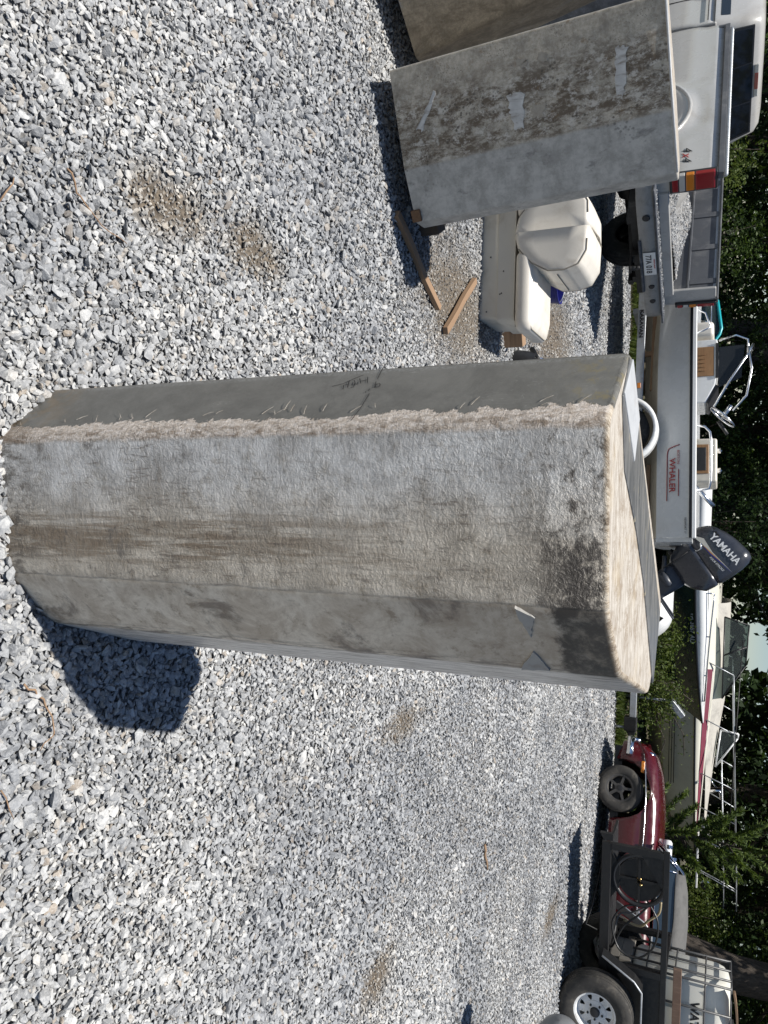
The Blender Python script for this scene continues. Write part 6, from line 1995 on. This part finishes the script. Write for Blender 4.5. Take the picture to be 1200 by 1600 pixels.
# galvanised tongue of another trailer behind the tall tank, with its coupler in front of the maroon car
tg = thing('trailer_tongue', 'galvanised trailer tongue with black coupler ahead of the maroon car', 'trailer', (1.7, 12.75, 0), 0.0)
q = MB(); q.box((-0.4, -0.04, 0.25), (1.40, 0.04, 0.345)); q.build('beam', M_GALV, tg, bevel=0.006)
q = MB(); q.box((1.40, -0.07, 0.17), (1.62, 0.07, 0.36)); q.prism([(1.62, 0.20), (1.70, 0.24), (1.70, 0.33), (1.62, 0.35)], 'y', -0.05, 0.05); q.build('coupler', M_BLACK, tg, bevel=0.012)
q = MB(); q.tube([(1.58, 0.0, 0.0), (1.58, 0.0, 0.2)], 0.02, 8); q.tube([(-0.35, 0, 0), (-0.35, 0, 0.26)], 0.03, 8); q.build('jack_leg', M_GALV, tg, smooth=True)
pg = thing('guide_post', 'grey padded guide post leaning among the vines above the maroon car', 'post', (2.95, 13.55, 0.0), 0.2)
q = MB(); q.tube([(0, 0, 0), (0.0, 0, 0.82)], 0.022, 8); q.build('stake', M_GALV, pg, smooth=True)
q = MB(); q.bar((-0.02, -0.02, 0.80), (0.24, -0.02, 1.00), 0.09, 0.10); q.build('pad', M_GALV, pg, bevel=0.012)

# grey pontoon nose reaching in from the right on its stand
pn = thing('pontoon', 'grey rounded pontoon nose propped above the gravel near the trailer', 'pontoon', (3.17, 4.93, 0.0), 0.12)
q = MB(); q.lathe([(0.0, 0.0), (0.05, 0.008), (0.10, 0.035), (0.14, 0.09), (0.165, 0.18), (0.17, 0.35), (0.17, 2.2), (0.0, 2.25)], (0, 0, 0.66), 'x', 32); q.build('nose', grime('grey_pontoon', (0.20, 0.205, 0.21), 0.45, var=0.15, scale=6, dirt=(0.12, 0.11, 0.1), dirt_amt=0.5), pn, angle=40)
q = MB(); q.lathe([(0.168, 0.27), (0.175, 0.28), (0.175, 0.30), (0.168, 0.31)], (0, 0, 0.66), 'x', 32); q.build('weld_band', M_GALV, pn, angle=40)
for xx in (0.75, 1.9):
    q = MB(); q.bar((xx, -0.25, 0.0), (xx, -0.06, 0.5), 0.05, 0.05); q.bar((xx, 0.25, 0.0), (xx, 0.06, 0.5), 0.05, 0.05); q.box((xx - 0.03, -0.12, 0.45), (xx + 0.03, 0.12, 0.495)); q.build('stand', M_GALV, pn)

# ------------------------------------------------------------------ foliage
def leaf_mat(name, c0, c1, trans=0.25):
    m = bpy.data.materials.new(name)
    m.use_nodes = True
    t = m.node_tree
    t.nodes.remove(t.nodes['Principled BSDF'])
    g_ = t.nodes.new('ShaderNodeNewGeometry')
    r_ = t.nodes.new('ShaderNodeValToRGB')
    r_.color_ramp.elements[0].color = (*c0, 1)
    r_.color_ramp.elements[1].color = (*c1, 1)
    t.links.new(g_.outputs['Random Per Island'], r_.inputs[0])
    d = t.nodes.new('ShaderNodeBsdfPrincipled')
    d.inputs['Roughness'].default_value = 0.55
    d.inputs['Specular IOR Level'].default_value = 0.18
    tl_ = t.nodes.new('ShaderNodeBsdfTranslucent')
    t.links.new(r_.outputs[0], d.inputs['Base Color'])
    mu = t.nodes.new('ShaderNodeMix'); mu.data_type = 'RGBA'; mu.blend_type = 'MULTIPLY'
    mu.inputs[0].default_value = 1
    t.links.new(r_.outputs[0], mu.inputs[6]); mu.inputs[7].default_value = (1.1, 1.2, 0.45, 1)
    t.links.new(mu.outputs[2], tl_.inputs[0])
    mx = t.nodes.new('ShaderNodeMixShader')
    mx.inputs[0].default_value = trans
    t.links.new(d.outputs[0], mx.inputs[1]); t.links.new(tl_.outputs[0], mx.inputs[2])
    t.links.new(mx.outputs[0], t.nodes['Material Output'].inputs[0])
    return m


M_LEAF = [leaf_mat('broad_leaf', (0.016, 0.034, 0.009), (0.070, 0.105, 0.026)), leaf_mat('dark_leaf', (0.008, 0.018, 0.006), (0.032, 0.056, 0.018)), leaf_mat('yellow_green_leaf', (0.03, 0.055, 0.012), (0.10, 0.125, 0.03)), leaf_mat('needle_leaf', (0.02, 0.04, 0.014), (0.06, 0.088, 0.03)), leaf_mat('pine_needle', (0.05, 0.085, 0.025), (0.13, 0.17, 0.05))]
g = NT('bark', 0.95)
o = g.obj()
bk = g.noise(g.mp(o, (10, 10, 1.6)), 2.2, 6, 0.7, 0.4)
g.set('Base Color', g.mix(g.ss(bk, 0.3, 0.7), (0.028, 0.022, 0.017), (0.095, 0.076, 0.060))).set('Normal', g.bump(bk, 0.9, 0.03))
M_BARK = g.m


def leaf_mesh(name, cen, size, mat, up_bias=0.5, aspect=0.5, dirs=None, r=rng):
    """one mesh of small pointed leaves: four-corner blades folded along the midrib"""
    n = len(cen)
    d = r.normal(size=(n, 3)) if dirs is None else dirs + r.normal(0, 0.35, (n, 3))
    d /= np.linalg.norm(d, axis=1)[:, None]
    nr = r.normal(size=(n, 3)); nr[:, 2] += up_bias * 2.5
    s = np.cross(d, nr); s /= np.linalg.norm(s, axis=1)[:, None] + 1e-9
    nn = np.cross(s, d)
    L = (size * r.uniform(0.6, 1.35, n))[:, None]
    a = cen - d * L * 0.5
    b = cen + d * L * 0.5
    l_ = cen + s * L * aspect * 0.5 + nn * L * 0.08
    r_ = cen - s * L * aspect * 0.5 + nn * L * 0.08
    V = np.stack([a, l_, b, r_], 1).reshape(-1, 3).astype(np.float32)
    me = bpy.data.meshes.new(name)
    me.vertices.add(4 * n); me.vertices.foreach_set('co', V.ravel())
    me.loops.add(4 * n); me.loops.foreach_set('vertex_index', np.arange(4 * n, dtype=np.int32))
    me.polygons.add(n); me.polygons.foreach_set('loop_start', np.arange(0, 4 * n, 4, dtype=np.int32))
    me.update(calc_edges=True)
    me.materials.append(mat)
    return me


def clumps(n_cl, per, center, rad, cl_r, hollow=0.45, r=rng, flat=1.0):
    c = r.normal(size=(n_cl, 3)); c /= np.linalg.norm(c, axis=1)[:, None]
    rr = r.uniform(hollow, 1.0, n_cl) ** 0.7
    c = c * rr[:, None] * np.array(rad) + np.array(center)
    sz = r.uniform(0.5, 1.3, n_cl) * cl_r
    p = np.repeat(c, per, 0) + r.normal(size=(n_cl * per, 3)) * np.repeat(sz, per)[:, None] * np.array([0.6, 0.6, 0.42 * flat])
    return p, c


def make_tree_parts(i, h, rad, low, n_cl, per, lsize, mat, trunk_r):
    r = np.random.default_rng(100 + i)
    cz0 = low + (h - low) * 0.5
    p, c = clumps(n_cl, per, (0, 0, cz0), (rad, rad, (h - low) * 0.52), 0.62, 0.35, r)
    crown = leaf_mesh('crown', p, lsize, mat, r=r)
    q = MB()
    pts_ = [Vector((r.normal(0, 0.06) * z, r.normal(0, 0.06) * z * 0.7, z)) for z in np.linspace(-0.05, h * 0.85, 9)]
    pts_[0] = Vector((0, 0, -0.05))
    q.tube(pts_, [trunk_r * (1.25 if k == 0 else 1 - 0.085 * k) for k in range(9)], 10)
    idx = r.choice(len(c), 22, replace=False)
    for j in idx:
        e = Vector(c[j]); z0 = max(low * 0.7, min(h * 0.75, e.z - 0.8 - 0.25 * math.hypot(e.x, e.y)))
        k = z0 / (h * 0.85 + 0.05) * 8
        b = pts_[min(7, int(k))].lerp(pts_[min(8, int(k) + 1)], k - int(k))
        mid = b.lerp(e, 0.5) + Vector((0, 0, 0.15))
        q.tube([b, mid, e], [trunk_r * 0.32, trunk_r * 0.2, 0.012], 6)
    tmp = q.build('trunk', M_BARK, None, smooth=True)
    tme = tmp.data
    bpy.data.objects.remove(tmp)
    return crown, tme


TREE_KINDS = [make_tree_parts(0, 10.5, 3.2, 1.6, 150, 75, 0.17, M_LEAF[0], 0.20), make_tree_parts(1, 9.0, 2.7, 0.9, 150, 75, 0.15, M_LEAF[1], 0.16), make_tree_parts(2, 12.0, 3.4, 2.6, 150, 75, 0.18, M_LEAF[1], 0.27), make_tree_parts(3, 8.0, 2.6, 0.7, 140, 75, 0.14, M_LEAF[3], 0.15), make_tree_parts(4, 13.0, 4.6, 5.0, 190, 75, 0.20, M_LEAF[0], 0.30)]
TREES = [(-13.5, 17.5, 1, 'dense dark tree at the far left, behind the white truck\'s cab'), (-9.6, 18.5, 3, 'fine-leaved low tree behind the white truck\'s bed'), (-7.0, 21.0, 0, 'broad-leaved tree between the truck bed and the teal-framed boat'), (-4.6, 19.2, 2, 'tall bare-trunked tree directly behind the teal-framed boat'),
         (-2.6, 22.0, 3, 'fine-leaved tree above the teak console of the white motorboat'), (-0.4, 20.2, 1, 'dense dark tree above the white motorboat\'s stern'), (0.9, 22.5, 0, 'broad-leaved tree above the tilted outboard motor'),
         (8.8, 22.6, 1, 'dense dark tree behind the cabin cruiser\'s bow'), (8.0, 24.5, 2, 'tall bare-trunked tree seen past the cruiser\'s windscreen'), (10.0, 16.0, 2, 'tall bare-trunked tree behind the maroon car\'s soft top'), (11.5, 19.5, 3, 'fine-leaved tree beyond the cruiser\'s pulpit'), (13.6, 16.8, 0, 'broad-leaved tree behind the white water tote'), (15.5, 20.5, 1, 'dense dark tree at the far right'),
         (-11.5, 25.0, 2, 'tall tree deep in the wood on the left'), (-1.5, 27.5, 2, 'tall tree deep in the wood behind the white motorboat'), (12.0, 26.5, 0, 'broad-leaved tree deep in the wood on the right'), (-6.0, 27.0, 0, 'broad-leaved tree deep in the wood behind the teal-framed boat'), (17.5, 26.0, 2, 'tall tree deep in the wood at the far right'), (-17.0, 22.0, 0, 'broad-leaved tree beyond the truck\'s bonnet'),
         (-10.2, 18.6, 4, 'tall shade tree with high canopy behind the truck bed'), (-3.9, 18.8, 4, 'tall shade tree with high canopy behind the white motorboat'), (10.9, 15.0, 4, 'tall shade tree with unseen canopy, added beyond the maroon car'), (-12.5, 19.5, 4, 'tall shade tree beyond the truck cab'), (13.6, 21.8, 4, 'tall shade tree at the right beyond the tote'), (0.2, 25.5, 4, 'tall shade tree behind the outboard motor')]  # the shade trees' unseen high crowns are added to darken the wood edge
for i, (x, y, k, lab) in enumerate(TREES):
    t_ = thing('tree', lab, 'tree', (x, y, -0.02), i * 1.9, 'trees of the wood behind the boats', scale=0.92 + 0.16 * ((i * 37) % 10) / 10)
    link('trunk', TREE_KINDS[k][1], t_)
    link('crown', TREE_KINDS[k][0], t_)

# a thick leaning trunk close behind the soft top, its crown carried away over the wood
r = np.random.default_rng(55)
lt = thing('tree', 'thick leaning tree trunk rising just behind the convertible\'s soft top', 'tree', (8.3, 16.2, -0.05), 0.0)
p, c = clumps(150, 75, (3.6, 3.4, 9.6), (3.4, 3.2, 2.8), 0.62, 0.35, r)
q = MB()
tp_ = [Vector((0.75 * t ** 1.2 * 2.6, 0.6 * t ** 1.2 * 2.6, 9.0 * t)) + Vector((r.normal(0, .04), r.normal(0, .04), 0)) for t in np.linspace(0, 1, 10)]
q.tube(tp_, [0.46, 0.36, 0.34, 0.32, 0.30, 0.27, 0.24, 0.2, 0.16, 0.1], 12)
for j in r.choice(len(c), 20, replace=False):
    q.tube([tp_[6 + j % 4], tp_[6 + j % 4].lerp(Vector(c[j]), 0.5) + Vector((0, 0, 0.2)), Vector(c[j])], [0.09, 0.06, 0.012], 6)
q.build('trunk', M_BARK, lt, smooth=True)
link('crown', leaf_mesh('crown', p, 0.18, M_LEAF[1], r=r), lt)

# shrubs at the wood's edge
def shrub_mesh(i, w_, h, n_cl, per, ls, mat):
    r = np.random.default_rng(300 + i)
    p, c = clumps(n_cl, per, (0, 0, h * 0.55), (w_, w_ * 0.8, h * 0.5), 0.24, 0.2, r)
    p[:, 2] = np.abs(p[:, 2])
    return leaf_mesh('foliage', p, ls, mat, r=r), c


def stems(cs, n, name='stem'):
    q = MB()
    for e in cs[:n]:
        q.tube([(e[0] * 0.15, e[1] * 0.15, -0.02), (e[0] * 0.5, e[1] * 0.5, e[2] * 0.55), (e[0], e[1], e[2])], [0.02, 0.013, 0.005], 5)
    o_ = q.build(name, M_BARK, None, smooth=True)
    me = o_.data
    bpy.data.objects.remove(o_)
    return me


SH = [shrub_mesh(0, 1.3, 2.2, 95, 45, 0.075, M_LEAF[0]), shrub_mesh(1, 1.5, 2.7, 105, 45, 0.085, M_LEAF[1]), shrub_mesh(2, 1.2, 1.9, 95, 45, 0.07, M_LEAF[2])]
SHS = [stems(c, 14) for _, c in SH]
SHRUBS = [(-9.2, 14.6, 0, 'leafy shrub behind the white truck\'s rear window'), (-7.0, 15.2, 2, 'yellow-green shrub behind the truck\'s rail cap'), (-5.6, 16.8, 0, 'leafy shrub behind the truck\'s bulkhead'), (-4.0, 17.6, 1, 'dark shrub behind the teal windscreen'), (-1.6, 18.2, 0, 'leafy shrub behind the white motorboat\'s steering wheel'), (0.0, 17.4, 1, 'dark shrub behind the white motorboat\'s side rail'),
          (9.8, 21.5, 1, 'dark shrub beyond the cruiser\'s pulpit'), (11.8, 15.4, 1, 'dark shrub behind the soft top of the maroon car'), (14.2, 14.2, 0, 'leafy shrub behind the tote'), (-11.5, 15.5, 1, 'dark shrub beyond the truck cab'), (1.5, 21.4, 0, 'leafy shrub behind the cruiser\'s grey cover'), (9.2, 19.6, 2, 'yellow-green shrub behind the cruiser\'s bow rail')]
for i, (x, y, k, lab) in enumerate(SHRUBS):
    t_ = thing('shrub', lab, 'shrub', (x, y, -0.02), i * 2.3, 'shrubs along the wood edge')
    link('foliage', SH[k][0], t_)
    link('stem', SHS[k], t_)

# the nearer bush in front of the dark green boat, vines by the maroon car
bshA, cA = shrub_mesh(11, 0.60, 1.04, 120, 34, 0.055, M_LEAF[2])
bA = thing('bush', 'sunlit yellow-green bush in front of the dark green boat', 'bush', (1.85, 13.15, -0.02), 0.3)
link('foliage', bshA, bA); link('stem', stems(cA, 18), bA)
bshB, cB = shrub_mesh(12, 0.60, 1.0, 90, 32, 0.055, M_LEAF[2])
bB = thing('bush', 'loose bush above the galvanised trailer tongue', 'bush', (2.9, 13.75, -0.02), 1.2)
link('foliage', bshB, bB); link('stem', stems(cB, 14), bB)


def vine(path, lab, seed, per=26, spread=0.07, ls=0.05):
    r = np.random.default_rng(seed)
    P_ = [Vector(p) for p in path]
    q = MB(); q.tube(P_, 0.008, 5)
    t_ = thing('vine', lab, 'vine', (path[0][0], path[0][1], 0))
    st_ = q.build('stem', M_BARK, t_, smooth=True); st_.data.transform(Matrix.Translation((-path[0][0], -path[0][1], 0)))
    c_ = []
    for i in range(len(P_) - 1):
        for k in range(per):
            p = P_[i].lerp(P_[i + 1], r.random())
            c_.append(np.array(p) + r.normal(0, spread, 3))
    c_ = np.array(c_) - np.array([path[0][0], path[0][1], 0])
    link('foliage', leaf_mesh('foliage', c_, ls, M_LEAF[2], r=r), t_)


vine([(2.9, 13.6, 0.0), (3.3, 13.85, 0.55), (3.75, 14.0, 0.72), (4.15, 14.1, 0.60), (4.5, 14.1, 0.45)], 'arching vine trailing right above the maroon car\'s nose', 41)
vine([(2.7, 13.7, 0.0), (3.1, 13.8, 0.75), (3.6, 14.05, 1.0), (4.0, 14.2, 1.02)], 'upper vine reaching across the cream hull', 42)
vine([(2.5, 13.5, 0.0), (2.7, 13.6, 0.8), (2.95, 13.7, 1.15)], 'upright vine beside the sunlit bush', 43, 34)

# young pine between the maroon car and the cruiser
yp = thing('young_pine', 'young feathery pine rising behind the maroon car\'s bonnet', 'tree', (5.55, 14.7, -0.02), 0.0, scale=1.25)
r = np.random.default_rng(77)
q = MB(); q.tube([(0, 0, 0), (0.03, 0, 0.6), (0.0, 0.02, 1.2), (0.06, 0, 1.75)], [0.035, 0.028, 0.02, 0.006], 7)
cen, drs = [], []
for k in range(30):
    z = 0.25 + 1.35 * k / 30
    a = k * 2.4
    L = (0.62 - 0.25 * k / 30) * r.uniform(0.7, 1.2)
    b = Vector((0.02, 0, z)); e = b + Vector((math.cos(a) * L, math.sin(a) * L, 0.28 + 0.2 * r.random()))
    mid = b.lerp(e, 0.5) - Vector((0, 0, 0.05))
    q.tube([b, mid, e], [0.011, 0.008, 0.003], 5)
    for j in range(230):
        t = r.uniform(0.2, 1.0)
        p = b.lerp(mid, t * 2) if t < 0.5 else mid.lerp(e, t * 2 - 1)
        d = (e - b).normalized() * 1.1 + Vector(r.normal(0, 0.55, 3))
        cen.append(np.array(p + d.normalized() * 0.045)); drs.append(np.array(d))
q.build('trunk', M_BARK, yp, smooth=True)
link('crown', leaf_mesh('crown', np.array(cen), 0.11, M_LEAF[4], 0.2, 0.16, np.array(drs), r), yp)

# rough grass along the lot's edge
ng_ = 15000
gx_ = rng.uniform(-5, 9, ng_); gy_ = np.array([edge_y(x) for x in gx_]) + 0.16 + np.abs(rng.normal(0, 0.45, ng_))
gk = (np.sin(gx_ * 2.3) + np.sin(gx_ * 5.1 + 1) > -0.9) | ((gx_ > 1) & (gx_ < 4.5)) | (gx_ < -1.5)
gx_, gy_ = gx_[gk], gy_[gk]
cen = np.stack([gx_, gy_, np.full(len(gx_), 0.06)], 1)
drs = np.stack([rng.normal(0, 0.3, len(gx_)), rng.normal(0, 0.3, len(gx_)), np.ones(len(gx_))], 1)
gr_ = link('edge_grass', leaf_mesh('edge_grass', cen, 0.17, M_LEAF[2], 0.1, 0.10, drs))
tag(gr_, 'rough grass fringing the far edge of the gravel', 'grass', kind='stuff')
# low weeds under the boats
nw = 9000
wx = rng.uniform(-12, 14, nw); wy = rng.uniform(13.4, 24, nw)
cen = np.stack([wx, wy, np.abs(rng.normal(0.05, 0.06, nw))], 1)
we_ = link('weeds', leaf_mesh('weeds', cen, 0.13, M_LEAF[0]))
tag(we_, 'low weeds on the ground under and behind the boats', 'weeds', kind='stuff')
# the far wood as one mass, with a gap where the sky shows
nb = 110000
bx_ = rng.uniform(-42, 46, nb); by_ = rng.uniform(29, 44, nb)
hmax = 9.5 + 2.5 * np.sin(bx_ * 0.5) + 1.5 * np.sin(bx_ * 1.3 + 2)
bz_ = rng.uniform(0, 1, nb) ** 0.8 * hmax
gap = (bx_ / by_ > 0.115) & (bx_ / by_ < 0.172) & (bz_ > 2.5)
keep = ~gap
cen = np.stack([bx_, by_, bz_], 1)[keep]
wd = link('woods', leaf_mesh('woods', cen, 0.42, M_LEAF[1], 0.3, 0.6))
tag(wd, 'far dark wood beyond the near trees', 'woods', kind='stuff')
